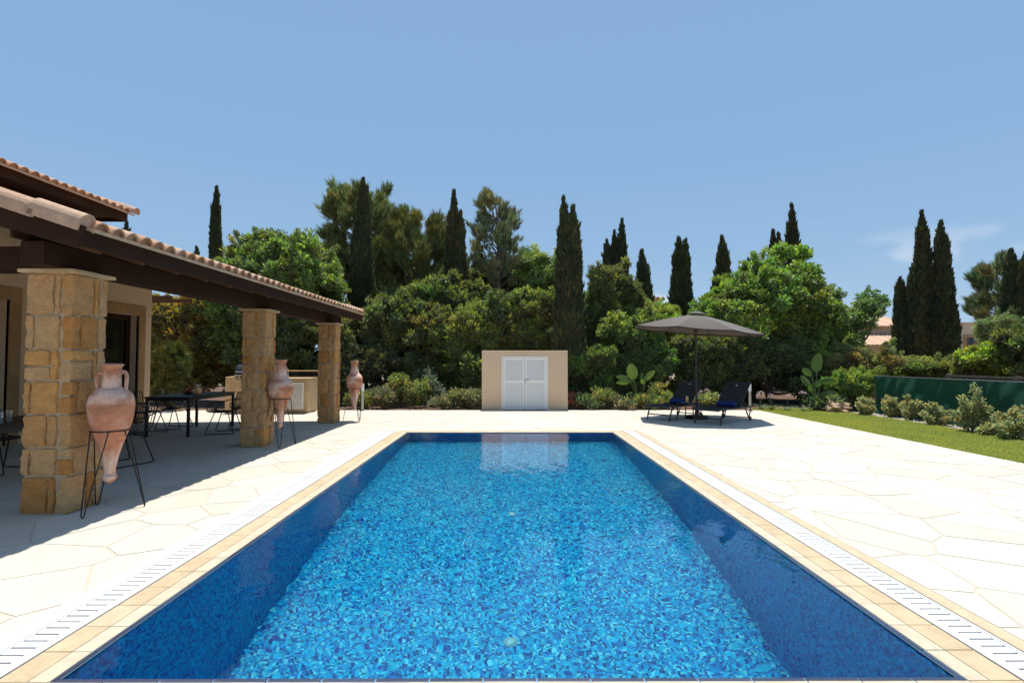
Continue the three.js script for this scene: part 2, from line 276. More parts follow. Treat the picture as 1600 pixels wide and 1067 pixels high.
// ---------------------------------------------------------------- ground, paving, grates, lawn
const GX = 2.665, DECK_L = -10.2, DECK_R = 7.25, DECK_F = 15.42, DECK_N = -4, LAWN_R = 9.42, FENCE_X = 10.0;
{ // one sheet of earth out to the horizon, with the pool's pit cut out of it
  const sh = new THREE.Shape([[-900, -900], [900, -900], [900, 900], [-900, 900]].map(([x, y]) => new THREE.Vector2(x, y)));
  sh.holes.push(new THREE.Path([[-PX - .2, ZN - .2], [-PX - .2, ZF + .2], [PX + .2, ZF + .2], [PX + .2, ZN - .2]].map(([x, y]) => new THREE.Vector2(x, y))));
  struct('ground', metric(new THREE.ShapeGeometry(sh).rotateX(-Math.PI / 2).translate(0, -.12, 0)), M.earth, 'dry brown earth stretching out behind the garden', 'ground');
}
{
  const sh = new THREE.Shape([[DECK_L, DECK_N], [DECK_R, DECK_N], [DECK_R, DECK_F], [DECK_L, DECK_F]].map(([x, y]) => new THREE.Vector2(x, y)));
  const e = PX + .582; sh.holes.push(new THREE.Path([[-e, ZN - .25], [-e, ZF + .25], [e, ZF + .25], [e, ZN - .25]].map(([x, y]) => new THREE.Vector2(x, y))));
  const g = new THREE.ExtrudeGeometry(sh, { depth: .1, bevelEnabled: false }).rotateX(-Math.PI / 2).translate(0, -.1045, 0);
  const deck = struct('pool_terrace', metric(g), M.mortar, 'cream crazy-paved stone terrace around the pool', 'terrace');
  // crazy paving: Voronoi cells, shrunk for the joints, with ragged edges
  const R = rng(2024), seeds = [], cw = .74, ch = .52;
  for (let j = 0; j * ch < DECK_F + 1; j++) for (let i = 0; i * cw < DECK_R - DECK_L + 2; i++) seeds.push([DECK_L - .7 + (i + (j % 2) * .5 + (R() - .5) * .92) * cw, .2 + (j + (R() - .5) * .92) * ch]);
  const clip = (poly, nx, ny, c) => { const out = []; for (let i = 0; i < poly.length; i++) { const a = poly[i], b = poly[(i + 1) % poly.length], da = a[0] * nx + a[1] * ny - c, db = b[0] * nx + b[1] * ny - c; if (da <= 0) out.push(a); if ((da < 0 && db > 0) || (da > 0 && db < 0)) { const t = da / (da - db); out.push([a[0] + (b[0] - a[0]) * t, a[1] + (b[1] - a[1]) * t]); } } return out; };
  const area = (p) => { let s = 0; for (let i = 0; i < p.length; i++) { const a = p[i], b = p[(i + 1) % p.length]; s += a[0] * b[1] - b[0] * a[1]; } return Math.abs(s) / 2; };
  const regions = [[DECK_L, -GX, 1.2, DECK_F], [GX, DECK_R, 1.2, DECK_F], [-GX, GX, ZF + .25, DECK_F]];
  const wob = makeNoise(404), cells = [];
  for (const [x0, x1, z0, z1] of regions) for (const s of seeds) {
    if (s[0] < x0 - 1.6 || s[0] > x1 + 1.6 || s[1] < z0 - 1.6 || s[1] > z1 + 1.6) continue;
    let poly = [[s[0] - 1.4, s[1] - 1.3], [s[0] + 1.4, s[1] - 1.3], [s[0] + 1.4, s[1] + 1.3], [s[0] - 1.4, s[1] + 1.3]];
    for (const t of seeds) { if (t === s) continue; const dx = t[0] - s[0], dy = t[1] - s[1], L = Math.hypot(dx, dy); if (L > 3 || L < 1e-6) continue; const nx = dx / L, ny = dy / L; poly = clip(poly, nx, ny, (nx * (s[0] + t[0]) + ny * (s[1] + t[1])) / 2 - .009); }
    poly = clip(poly, 1, 0, x1 - .002); poly = clip(poly, -1, 0, -x0 - .002); poly = clip(poly, 0, 1, z1); poly = clip(poly, 0, -1, -z0 - .002);
    if (poly.length < 3 || area(poly) < .012) continue;
    cells.push(poly);
  }
  const rest = [];
  cells.sort((a, b) => { const k = (p) => { let sx = 0, sz = 0; for (const q of p) { sx += q[0]; sz += q[1]; } const z = sz / p.length, x = sx / p.length; return (Math.abs(x) > z * 1.15 + 1.2 ? 0 : area(p) / Math.pow(Math.max(z, 2.3), 3)); }; return k(b) - k(a); });
  cells.forEach((poly, ci) => {
    const pts = [];
    for (let i = 0; i < poly.length; i++) { const a = poly[i], b = poly[(i + 1) % poly.length], L = Math.hypot(b[0] - a[0], b[1] - a[1]), n = Math.max(1, Math.round(L / .22)); for (let k = 0; k < n; k++) { let x = mixv(a[0], b[0], k / n), z = mixv(a[1], b[1], k / n); const edge = Math.abs(Math.abs(x) - GX) < .01 || z > DECK_F - .01 || z < 1.22 || x > DECK_R - .01 || (Math.abs(x) < GX && z < ZF + .26); if (!edge) { x += (wob(x / 8, z / 8, 24, 2) - .5) * .03; z += (wob(z / 8 + .37, x / 8, 24, 2) - .5) * .03; } pts.push(new THREE.Vector2(x, z)); } }
    const dy = (R() - .5) * .0022, g = new THREE.ExtrudeGeometry(new THREE.Shape(pts), { depth: .03, bevelEnabled: false }).rotateX(-Math.PI / 2).translate(0, -.0315 + dy, 0);
    const m = M.deck[Math.floor(R() * M.deck.length)];
    if (ci < 296) part('paving_stone', metric(g), m, deck); else rest.push(metric(g));
  });
  if (rest.length) part('outer_paving', rest, M.deck[0], deck, 'stuff');
}
for (const s of [-1, 1]) { // overflow channel with a white slotted grate, one on each long side
  const t = thing('overflow_grate', s < 0 ? 'white slotted overflow grate between the coping and the shaded porch side' : 'white slotted overflow grate with sandy strip on the lawn side', 'drain grate');
  const X = (a, b) => s > 0 ? [a, b] : [-b, -a], a = PX + .25, R = rng(s + 9), z0 = -ZF - .25, z1 = -ZN + .25;
  part('channel', [box(...X(a + .002, a + .331), -.118, -.11, z0, z1), box(...X(a + .002, a + .046), -.11, -.021, z0, z1), box(...X(a + .206, a + .331), -.11, -.021, z0, z1)], M.concrete, t);
  part('edge_strip', rbox(...X(a + .004, a + .045), -.02, .001, z0, z1, .003, 1), M.grate[0], t);
  part('edge_strip', rbox(...X(a + .205, s < 0 ? a + .334 : a + .222), -.02, .0015, z0, z1, .003, 1), M.grate[1], t);
  part('slot_comb', [box(...X(a + .047, a + .062), -.02, -.001, z0, z1), box(...X(a + .188, a + .203), -.02, -.001, z0, z1)], M.grate[0], t);
  const P = .067, n = Math.floor((z1 - z0) / P);
  for (let i = 0; i < n; i++) { const z = z1 - (i + .5) * P; part('grate_bar', rbox(...X(a + .064, a + .186), -.02, (R() - .5) * .001, z - P / 2 + .005, z + P / 2 - .005, .003, 1), M.grate[Math.floor(R() * 3)], t); }
  if (s > 0) part('sand_strip', rbox(a + .232, a + .326, -.02, .001, z0, z1, .004, 1), M.coping[1], t);
}
{ // planting beds, lawn, gravel
  struct('planting_bed', metric(new THREE.PlaneGeometry(40, 16).rotateX(-Math.PI / 2).translate(0, -.03, -DECK_F - 8.02)), M.soil, 'bare brown soil of the planting bed behind the terrace', 'soil');
  struct('planting_bed', metric(new THREE.PlaneGeometry(14, DECK_F + 6).rotateX(-Math.PI / 2).translate(DECK_R + 7.02, -.034, -(DECK_F - 6) / 2)), M.soil, 'soil strip under the lawn and the netting fence', 'soil');
  const lw = struct('lawn', box(DECK_R + .012, LAWN_R, -.03, -.006, -DECK_F - .35, 2), M.lawn, 'narrow strip of short mown lawn beside the terrace', 'lawn');
  // blades
  const R = rng(31), blades = [];
  for (let i = 0; i < 7; i++) { const a = R() * 6.28, l = .022 + R() * .02, w = .0035, lean = .3 + R() * .8, b = new THREE.BufferGeometry(); const dx = Math.cos(a) * lean * l, dz = Math.sin(a) * lean * l, ox = (R() - .5) * .03, oz = (R() - .5) * .03; b.setAttribute('position', new THREE.BufferAttribute(new Float32Array([ox - Math.sin(a) * w, 0, oz + Math.cos(a) * w, ox + Math.sin(a) * w, 0, oz - Math.cos(a) * w, ox + dx, l, oz + dz]), 3)); b.computeVertexNormals(); blades.push(b); }
  const n = 30000, im = new THREE.InstancedMesh(merge(blades), phys(lin(1, 1, 1), .95, { transmission: .3, thickness: 0 }), n), d = new THREE.Object3D(), c = new THREE.Color(), pn = makeNoise(6);
  for (let i = 0; i < n; i++) { const x = mixv(DECK_R - .005, LAWN_R + .06 * (R() - .3), R()), z = -mixv(5.5, DECK_F + .4, Math.pow(R(), .9)); d.position.set(x, -.008, z); d.rotation.y = R() * 6.28; d.scale.setScalar(.7 + .7 * R()); d.updateMatrix(); im.setMatrixAt(i, d.matrix); const k = pn((x + 20) / 16, (z + 30) / 32, 32, 3), q = .75 + .5 * R(); im.setColorAt(i, c.setRGB((.25 + .16 * k) * q, (.33 + .07 * k) * q, .04 * q)); }
  im.name = 'grass'; tag(im, 'short green grass blades of the lawn strip', 'grass', null, 'stuff'); scene.add(im);
  const pg = new THREE.IcosahedronGeometry(1, 0), np = 5200, pm = new THREE.InstancedMesh(pg, M.pebble, np);
  for (let i = 0; i < np; i++) { const s = .012 + .016 * R() * R(); d.position.set(mixv(LAWN_R - .02, FENCE_X + .15, R()) + .05 * (R() - .5), -.02 + s * .3, -mixv(5.5, DECK_F - .6, R())); d.rotation.set(R() * 6, R() * 6, R() * 6); d.scale.set(s * 1.3, s * .8, s); d.updateMatrix(); pm.setMatrixAt(i, d.matrix); const q = .7 + .4 * R(); pm.setColorAt(i, c.setRGB(q, q * (.95 + .05 * R()), q * (.88 + .1 * R()))); }
  pm.name = 'gravel'; tag(pm, 'white gravel strip along the foot of the green netting fence', 'gravel', null, 'stuff'); scene.add(pm);
  const rg = new THREE.IcosahedronGeometry(1, 0), nr = 3000, rm = new THREE.InstancedMesh(rg, std(lin(.30, .20, .14), .95), nr);   // clods and chippings on the bed
  for (let i = 0; i < nr; i++) { const s = .008 + .022 * R() * R(); d.position.set(mixv(-6, 10, R()), -.03 + s * .3, -mixv(DECK_F + .03, DECK_F + 1.3, R())); d.rotation.set(R() * 6, R() * 6, R() * 6); d.scale.setScalar(s); d.updateMatrix(); rm.setMatrixAt(i, d.matrix); const q = .6 + .9 * R(); rm.setColorAt(i, c.setRGB(q * 1.1, q, q * .9)); }
  rm.name = 'bark_mulch'; tag(rm, 'loose reddish chips and clods on the bed behind the terrace', 'mulch', null, 'stuff'); scene.add(rm);
}

// ---------------------------------------------------------------- house with its upper roof
const WALLX = -8.52;
function archTile(r, len, thick, plug, skirt = 0) {     // a half-round clay tile lying along z, open ends, its mortar plug set back
  const s = new THREE.Shape(), k = 9; s.moveTo(r, -skirt); for (let i = 0; i <= k; i++) s.lineTo(r * Math.cos(Math.PI * i / k), r * Math.sin(Math.PI * i / k)); s.lineTo(-r, -skirt); s.lineTo(-r + thick, -skirt);
  for (let i = k; i >= 0; i--) s.lineTo((r - thick) * Math.cos(Math.PI * i / k), (r - thick) * Math.sin(Math.PI * i / k)); s.lineTo(r - thick, -skirt);
  const list = [new THREE.ExtrudeGeometry(s, { depth: len, bevelEnabled: false })];
  if (plug) { const q = new THREE.Shape(), ri = r - thick - .001; q.moveTo(ri, -skirt); for (let i = 0; i <= k; i++) q.lineTo(ri * Math.cos(Math.PI * i / k), ri * Math.sin(Math.PI * i / k)); q.lineTo(-ri, -skirt); list.push(new THREE.ExtrudeGeometry(q, { depth: .03, bevelEnabled: false }).translate(0, 0, len - plug - .03)); }
  return metric(merge(list));
}
// rows of half-round tiles on a slope that falls towards +x; the eave runs along z
function tileSlope(parent, { eaveX, eaveY, slope, zNear, zFar, rows, parts, pitch = .19, len = .42, step = .36, sheetTo }) {
  const ang = Math.atan(slope), n = Math.floor((zFar - zNear) / pitch), R = rng(rows * 17 + n), gE = archTile(.088, len, .014, .035), gT = archTile(.088, len, .014, 0), loose = [];
  const c = Math.cos(ang), s = Math.sin(ang);
  const L = Math.hypot(eaveX - sheetTo, (eaveX - sheetTo) * slope);
  const sheet = box(-L, -.004, -.028, .004, -zFar, -zNear).rotateZ(-ang).translate(eaveX, eaveY, 0); part('tile_bed', sheet, M.roofMortar, parent);
  for (let r = 0; r < rows; r++) for (let i = 0; i < n; i++) {
    const d = r * step + len - .0, m = new THREE.Matrix4().makeRotationY(Math.PI / 2);   // tile's +z end points down the slope
    const z = -(zNear + (i + .5) * pitch) + (R() - .5) * .012, tilt = new THREE.Matrix4().makeRotationZ(-ang - .035 + (R() - .5) * .012);
    const M4 = new THREE.Matrix4().makeTranslation(eaveX - d * c + (R() - .5) * .012, eaveY + d * s + .012 + (R() - .5) * .006, z).multiply(tilt).multiply(m);
    const g = r ? gT : gE;
    if (r < parts) { const o = part('roof_tile', g, M.roofTile[Math.floor(R() * M.roofTile.length)], parent); o.applyMatrix4(M4); } else loose.push(g.clone().applyMatrix4(M4));
  }
  if (loose.length) part('upper_roof_tiles', loose, M.roofTile[1], parent, 'stuff');
}
{
  const h = thing('villa', 'beige stucco villa with stone door surrounds and tiled upper roof', 'house', V(WALLX, 0, 0));
  const zf = -12.5, zn = -2.6, top = 4.36, doors = [[-8.955, -7.2], [-12.07, -10.55]];
  const sh = new THREE.Shape([[-zf, -.05], [-zn, -.05], [-zn, 3.7], [-zf, 3.7]].map(([x, y]) => new THREE.Vector2(x, y)));
  for (const [a, b] of doors) sh.holes.push(new THREE.Path([[-a, .0], [-a, 2.48], [-b, 2.48], [-b, .0]].map(([x, y]) => new THREE.Vector2(x, y))));
  const wallG = metric(new THREE.ExtrudeGeometry(sh, { depth: .3, bevelEnabled: false }).rotateY(Math.PI / 2).translate(-.3, 0, 0));
  part('wall', wallG, M.stucco, h);
  part('wall', box(-6, -.3, -.05, 3.7, zf, zf + .3), M.stucco, h);
  part('wall', box(-6, -.3, -.05, 3.7, zn - .3, zn), M.stucco, h);
  part('wall', box(-6.3, -6, -.05, 3.7, zf, zn), M.stucco, h);
  part('wall', box(-6.3, 0, 3.702, top, -10.6, zn), M.stucco, h);
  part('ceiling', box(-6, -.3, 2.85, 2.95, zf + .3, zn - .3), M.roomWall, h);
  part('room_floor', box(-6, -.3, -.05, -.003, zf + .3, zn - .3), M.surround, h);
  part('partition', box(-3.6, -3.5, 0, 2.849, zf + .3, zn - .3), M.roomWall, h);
  const R = rng(3);
  for (const [a, b] of doors) {
    const s = part('door_surround', [rbox(-.05, .025, 0, 2.7, a - .21, a, .006, 1), rbox(-.05, .025, 0, 2.7, b, b + .21, .006, 1), rbox(-.05, .0255, 2.48, 2.7, a, b, .006, 1)], M.surround, h);
    const d = part('door', [box(-.24, -.18, 0, 2.48, a, a + .12), box(-.24, -.18, 0, 2.48, b - .12, b), box(-.24, -.18, 2.36, 2.48, a + .12, b - .12), box(-.24, -.18, 0, .1, a + .12, b - .12), box(-.24, -.18, .1, 2.36, (a + b) / 2 - .05, (a + b) / 2 + .05)], M.timber, h);
    part('pane', box(-.216, -.21, .1, 2.36, a + .12, (a + b) / 2 - .05), M.pane, d); part('pane', box(-.216, -.21, .1, 2.36, (a + b) / 2 + .05, b - .12), M.pane, d);
    const cs = new THREE.PlaneGeometry(.62, 2.3, 60, 1), p = cs.attributes.position; for (let i = 0; i < p.count; i++) p.setZ(i, .035 * Math.sin(p.getX(i) * 62) + .012 * Math.sin(p.getX(i) * 139 + 1)); cs.computeVertexNormals();
    part('curtain', cs.rotateY(Math.PI / 2).translate(-.42, 1.2, b - .75), M.curtain, h);
  }
  // upper roof: soffit, fascia, tiles
  const ru = part('roof', box(-7, .52, 4.40, 4.47, -10.85, zn + .5), M.ceiling, h);
  part('fascia', rbox(.50, .545, 4.33, 4.50, -10.9, zn + .5, .004, 1), M.timber, ru);
  part('fascia', rbox(-7, .50, 4.33, 4.50, -10.9, -10.855, .004, 1), M.timber, ru);
  const e = .64; tileSlope(ru, { eaveX: e, eaveY: 4.50, slope: .30, zNear: -zn - .5, zFar: 10.98, rows: 4, parts: 2, pitch: .19, sheetTo: -3.2 });
  const k = archTile(.1, .44, .016, .02, .03), ang = Math.atan(.3);
  for (let i = 0; i < 5; i++) { const o = part('verge_tile', k, M.roofTile[i % 3 + 1], ru), d = .44 + i * .4; o.applyMatrix4(new THREE.Matrix4().makeTranslation(e + .03 - d * Math.cos(ang), 4.56 + d * Math.sin(ang), -10.98).multiply(new THREE.Matrix4().makeRotationZ(-ang - .03)).multiply(new THREE.Matrix4().makeRotationY(Math.PI / 2))); }
}
{ // timber pergola stub past the far corner of the house
  const t = thing('pergola', 'dark timber pergola beams jutting past the villa corner', 'pergola', V(-9.42, 0, -14.6));
  for (let i = 0; i < 3; i++) part('beam', beamBox(V(-2.6, 3.2, -.9 + i * .75), V(.02 - i * .1, 3.2, -.9 + i * .75), .09, .11), M.timberLight, t);
  part('crossbeam', beamBox(V(-1.6, 3.07, -1.2), V(-1.6, 3.07, 1.0), .1, .14), M.timber, t);
  for (const z of [-1, .9]) part('post', box(-1.66, -1.54, -.03, 2.995, z - .06, z + .06), M.timber, t);
}

// ---------------------------------------------------------------- porch roof and stone pillars
const EAVE_X = -3.69, EAVE_Y = 2.61, SL = .28, PZN = 4.55, PZF = 13.35;
{
  const t = thing('porch_roof', 'long clay-tiled porch roof on dark timber beams', 'porch roof');
  const under = (x) => EAVE_Y - .03 + (EAVE_X - x) * SL;
  const deckA = V(EAVE_X - .06, under(EAVE_X - .06) - .012, 0), deckB = V(WALLX + .002, under(WALLX) - .012, 0), L = deckA.distanceTo(deckB), ang = Math.atan(SL);
  part('ceiling_boards', box(-L, 0, -.02, 0, -PZF + .06, -PZN - .06).rotateZ(-ang).translate(deckA.x, deckA.y, 0), M.ceiling, t);
  for (let z = PZN + .35; z < PZF - .1; z += .58) { const a = V(EAVE_X - .14, under(EAVE_X - .14) - .1, -z), b = V(WALLX + .01, under(WALLX) - .1, -z); part('rafter', beamBox(a, b, .08, .16), M.timberLight, t); }
  part('eave_beam', rbox(-4.46, -4.24, 2.32, 2.54, -PZF + .15, -PZN - .22, .008, 1), M.timber, t);
  part('blocking_board', box(-4.44, -4.41, 2.541, 2.72, -PZF + .1, -PZN - .1), M.ceiling, t);
  part('cross_beam', rbox(WALLX, -4.465, 2.32, 2.55, -5.30, -5.06, .008, 1), M.timber, t);
  part('fascia', rbox(EAVE_X - .10, EAVE_X - .055, 2.45, 2.598, -PZF + .01, -PZN - .01, .005, 1), M.timber, t);
  for (const z of [PZN + .03, PZF - .03]) part('barge_board', beamBox(V(EAVE_X - .058, under(EAVE_X - .06) - .07, -z), V(WALLX, under(WALLX) - .07, -z), .045, .2), M.timber, t);
  tileSlope(t, { eaveX: EAVE_X, eaveY: EAVE_Y, slope: SL, zNear: PZN + .1, zFar: PZF - .03, rows: 13, parts: 5, sheetTo: WALLX + .02 });
  const k = archTile(.095, .46, .02, .012, .07), R = rng(8);
  for (const [z, n] of [[PZN + .06, 11], [PZF - .06, 11]]) for (let i = 0; i < n; i++) { const d = .49 + i * .41, o = part('verge_tile', k, M.roofTile[[3, 1, 4, 0][i % 4]], t); o.applyMatrix4(new THREE.Matrix4().makeTranslation(EAVE_X - .0 - d * Math.cos(ang), EAVE_Y + .045 + d * Math.sin(ang), -z).multiply(new THREE.Matrix4().makeRotationZ(-ang - .05)).multiply(new THREE.Matrix4().makeRotationY(Math.PI / 2))); }
}
function stoneBlock(w, h, d, R, rough = .012) {           // a rock-faced block: edges worn round, faces pushed about by noise
  const n = (l) => Math.max(2, Math.min(9, Math.round(l / .028))), g = new THREE.BoxGeometry(w, h, d, n(w), n(h), n(d)), p = g.attributes.position, o = [R() * 50, R() * 50, R() * 50], e = Math.min(.02, h * .25), lim = (v, m) => Math.max(-m, Math.min(m, v));
  for (let i = 0; i < p.count; i++) {
    let x = p.getX(i), y = p.getY(i), z = p.getZ(i); const cx = lim(x, w / 2 - e), cy = lim(y, h / 2 - e), cz = lim(z, d / 2 - e), q = V(x - cx, y - cy, z - cz), l = q.length();
    if (l > e) q.multiplyScalar(e / l); x = cx + q.x; y = cy + q.y; z = cz + q.z;
    const f = (u, v, s) => Math.sin(u * 21 + o[0] + s) * Math.sin(v * 19 + o[1]) + .7 * Math.sin(u * 43 + v * 17 + o[2] + s) * Math.sin(v * 51 + o[0]) + .5 * Math.sin(u * 97 + o[1]) * Math.sin(v * 89 - u * 31 + s);
    p.setXYZ(i, x + rough * .7 * f(y, z, 1), y + rough * .35 * f(x, z, 2), z + rough * .7 * f(x, y, 3));
  }
  g.computeVertexNormals(); return metric(g);
}
const PH = 2.28, PW = .41;
function stonePillar(corner, seed, label, PW = .41) {               // corner: the front corner on the pool side
  const t = thing('stone_pillar', label, 'pillar', V(corner.x - PW / 2, 0, corner.z - PW / 2), 0, 'rough stone pillars carrying the porch roof'), R = rng(seed), q = PW / 2;
  part('core', box(-q + .025, q - .025, 0, PH, -q + .025, q - .025), M.pillarMortar, t);
  let y = 0, k = 0;
  while (y < PH - .02) {
    let hh = .26 + R() * .11; if (PH - y - hh < .16) hh = PH - y;
    const j = .015, sw = k % 2;
    for (let s = 0; s < 4; s++) {                          // on each side one long stone that turns the corner and one shorter one
      const cut = sw ? .12 + R() * .06 : .02 + R() * .06, tk = .11;
      const turn = s * Math.PI / 2, list = [];
      const a0 = -q, a1 = q - tk - .006, mid = a0 + (a1 - a0) * (sw ? .18 + R() * .16 : .66 + R() * .2);
      const put = (x0, x1, y0, y1) => { const w = x1 - x0 - j, hgt = y1 - y0 - j; if (w < .03 || hgt < .03) return; const o = part('stone_block', stoneBlock(w, hgt, tk, R, .0095), M.ashlar[Math.floor(R() * M.ashlar.length)], t); const px = (x0 + x1) / 2, pz = q - tk / 2 + (R() - .35) * .016; o.position.set(px * Math.cos(turn) + pz * Math.sin(turn), y + (y0 + y1) / 2, -px * Math.sin(turn) + pz * Math.cos(turn)); o.rotation.y = turn; };
      if (R() < .22 && hh > .24) { const hy = hh * (.35 + .3 * R()); put(a0, mid, 0, hy); put(a0, mid, hy, hh); put(mid, a1, 0, hh); } else { put(a0, mid, 0, hh); put(mid, a1, 0, hh); }
    }
    y += hh; k++;
  }
  const c = part('cap_slab', stoneBlock(PW + .09, .04, PW + .09, R, .002), M.capStone, t); c.position.y = PH + .02;
}
stonePillar(ground(102, 805), 41, 'stone pillar beside the broad amphora with two loop handles', .45);
stonePillar(ground(411.7, 699), 42, 'stone pillar between the dining table and the round-bellied amphora');
stonePillar(ground(522.2, 661.8), 43, 'stone pillar at the far end of the porch beside the slender amphora');

// ---------------------------------------------------------------- amphorae on wire stands
function amphora(c, prof, handles, label, turn, slim) {
  const t = thing('amphora', label, 'amphora', V(c.x, c.y, c.z), turn, 'terracotta amphorae beside the pillars');
  const pts = new THREE.SplineCurve(prof.map(([r, y]) => new THREE.Vector2(r * slim, y))).getPoints(90).map((p) => new THREE.Vector2(Math.max(p.x, .0005), p.y));
  const g = new THREE.LatheGeometry(pts, 40), p = g.attributes.position, N = makeNoise(Math.round(c.x * -100));
  for (let i = 0; i < p.count; i++) { const a = Math.atan2(p.getZ(i), p.getX(i)), k = 1 + .018 * (N((a / 6.2832 + 1) % 1, (p.getY(i) / 2) % 1, 8, 3) - .5) + .004 * Math.sin(p.getY(i) * 210); p.setX(i, p.getX(i) * k); p.setZ(i, p.getZ(i) * k); }
  g.computeVertexNormals(); part('body', g, M.clay, t);
  const top = prof[prof.length - 1]; part('rim', new THREE.TorusGeometry(top[0] * slim - .008, .012, 8, 32).rotateX(Math.PI / 2).translate(0, top[1], 0), M.clay, t);
  for (const s of [-1, 1]) { const h = part('handle', tube(handles.map(([r, y]) => V(s * r * slim, y, 0)), .018, 24, 8, .5), M.clay, t); h.scale.z = 1.3; }
  return t;
}
function wireStand(c, ringY, ringR, feetR, turn, label) {
  const t = thing('amphora_stand', label, 'wire stand', V(c.x, 0, c.z), turn, 'black wire tripods');
  part('ring', new THREE.TorusGeometry(ringR, .006, 6, 40).rotateX(Math.PI / 2).translate(0, ringY, 0), M.iron, t);
  for (let i = 0; i < 3; i++) { const a = i * 2.0944, f = V(Math.cos(a) * feetR, .008, Math.sin(a) * feetR), s = .62, A = V(Math.cos(a - s) * ringR, ringY, Math.sin(a - s) * ringR), B = V(Math.cos(a + s) * ringR, ringY, Math.sin(a + s) * ringR), o = V(-Math.sin(a) * .014, 0, Math.cos(a) * .014);
    part('leg', [bar(A, f.clone().sub(o).setY(.02), .006, .006, 6), bar(B, f.clone().add(o).setY(.02), .006, .006, 6), tube([f.clone().sub(o).setY(.02), f.clone().setY(.0065), f.clone().add(o).setY(.02)], .006, 8, 6, .5)], M.iron, t); }
}
const A1 = V(-3.90, .245, -5.18), A2 = V(-3.91, .29, -9.0), A3 = V(-3.715, .26, -12.6);
amphora(A1, [[0, 0], [.045, .03], [.075, .062], [.077, .085], [.06, .105], [.064, .16], [.088, .27], [.135, .40], [.19, .53], [.222, .635], [.235, .72], [.238, .79], [.218, .86], [.17, .91], [.115, .935], [.10, .955], [.096, 1.02], [.092, 1.09], [.098, 1.13], [.112, 1.155], [.113, 1.162]], [[.085, 1.08], [.125, 1.092], [.15, 1.05], [.148, .98], [.142, .90]], 'broad terracotta amphora with two loop handles and pale bloom on wire stand', .35, .8);
wireStand(A1, .77, .16, .29, .45, 'black wire tripod holding the broad loop-handled amphora');
amphora(A2, [[0, 0], [.03, .03], [.058, .07], [.06, .095], [.05, .115], [.06, .2], [.085, .31], [.125, .42], [.175, .53], [.212, .62], [.224, .69], [.215, .76], [.18, .82], [.135, .86], [.112, .90], [.10, .98], [.088, 1.07], [.088, 1.12], [.105, 1.155], [.107, 1.162]], [[.08, 1.07], [.115, 1.06], [.13, .99], [.136, .90], [.15, .82]], 'terracotta amphora with round grey-bloomed belly and tall flaring neck', 1.25, .93);
wireStand(A2, .798, .163, .28, .9, 'black wire tripod holding the round-bellied grey-bloomed amphora');
amphora(A3, [[0, 0], [.04, .015], [.055, .05], [.06, .15], [.08, .28], [.115, .42], [.155, .53], [.185, .62], [.194, .70], [.185, .78], [.155, .84], [.115, .88], [.098, .94], [.085, 1.03], [.08, 1.10], [.095, 1.15], [.098, 1.165]], [[.072, 1.08], [.1, 1.06], [.112, .98], [.125, .88]], 'slender terracotta amphora in the sun at the far end of the porch', 1.3, .97);
wireStand(A3, .778, .156, .25, 1.3, 'thin wire tripod under the slender amphora');

// ---------------------------------------------------------------- garden tables and wire chairs
function table(p, turn, label) {
  const t = thing('dining_table', label, 'table', p, turn, 'black metal tables on the porch');
  part('top', rbox(-.43, .43, .735, .76, -.85, .85, .006, 2), M.blackMetal, t);
  part('apron', [box(-.40, .40, .68, .734, .78, .80), box(-.40, .40, .68, .734, -.80, -.78), box(-.40, -.38, .68, .734, -.779, .779), box(.38, .40, .68, .734, -.779, .779)], M.blackMetal, t);
  for (const x of [-.395, .395]) for (const z of [-.80, .80]) part('leg', rbox(x - .022, x + .022, 0, .734, z - .022, z + .022, .003, 1), M.blackMetal, t);
  return t;
}
function wireChair(name, p, turn, label) {                 // faces +z before turning
  const t = thing(name, label, 'chair', p, turn, 'black wire chairs on the porch'), m = M.blackMetal;
  const path = (x) => [V(x, .455, .26), V(x, .435, .2), V(x, .425, 0), V(x, .44, -.16), V(x * 1.03, .52, -.235), V(x * 1.06, .68, -.275), V(x * 1.08, .82, -.31)];
  for (let i = 0; i < 9; i++) { const x = -.22 + i * .055; part('slat', tube(path(x), i % 8 ? .0055 : .009, 18, 6, .4), m, t); }
  part('top_rail', tube([V(-.238, .82, -.31), V(0, .825, -.335), V(.238, .82, -.31)], .009, 12, 6), m, t);
  part('seat_rail', [bar(V(-.22, .455, .26), V(.22, .455, .26), .009, .009, 6), bar(V(-.22, .43, .02), V(.22, .43, .02), .006, .006, 6), bar(V(-.23, .56, -.247), V(.23, .56, -.247), .006, .006, 6)], m, t);
  for (const s of [-1, 1]) {
    part('leg', tube([V(s * .2, .43, .12), V(s * .235, .20, .20), V(s * .265, .014, .265), V(s * .268, .012, .24), V(s * .268, .012, -.22), V(s * .265, .014, -.25), V(s * .235, .2, -.19), V(s * .2, .43, -.12)], .009, 48, 6, .12), m, t);
    part('armrest', tube([V(s * .225, .455, .25), V(s * .285, .53, .22), V(s * .30, .62, .1), V(s * .295, .655, -.1), V(s * .245, .70, -.275)], .009, 24, 6, .4), m, t);
  }
}
const T1 = V(-6.5, 0, -10.85), T2 = V(-5.72, 0, -6.25);
table(T1, 0, 'black metal dining table set with juice and fruit by the villa corner');
table(T2, 0, 'black metal dining table in deep shade with two clear tumblers on it');
wireChair('wire_chair', V(-7.22, 0, -10.5), Math.PI / 2 - .1, 'black wire chair against the lit wall corner at the juice table');
wireChair('wire_chair', V(-7.2, 0, -11.35), Math.PI / 2 + .08, 'black wire chair on the villa side of the juice table, farther along');
wireChair('wire_chair', V(-5.72, 0, -10.62), -Math.PI / 2 + .16, 'black wire chair on the pool side of the juice table');
wireChair('wire_chair', V(-5.66, 0, -11.42), -Math.PI / 2 - .1, 'black wire chair partly hidden by the middle pillar at the juice table');
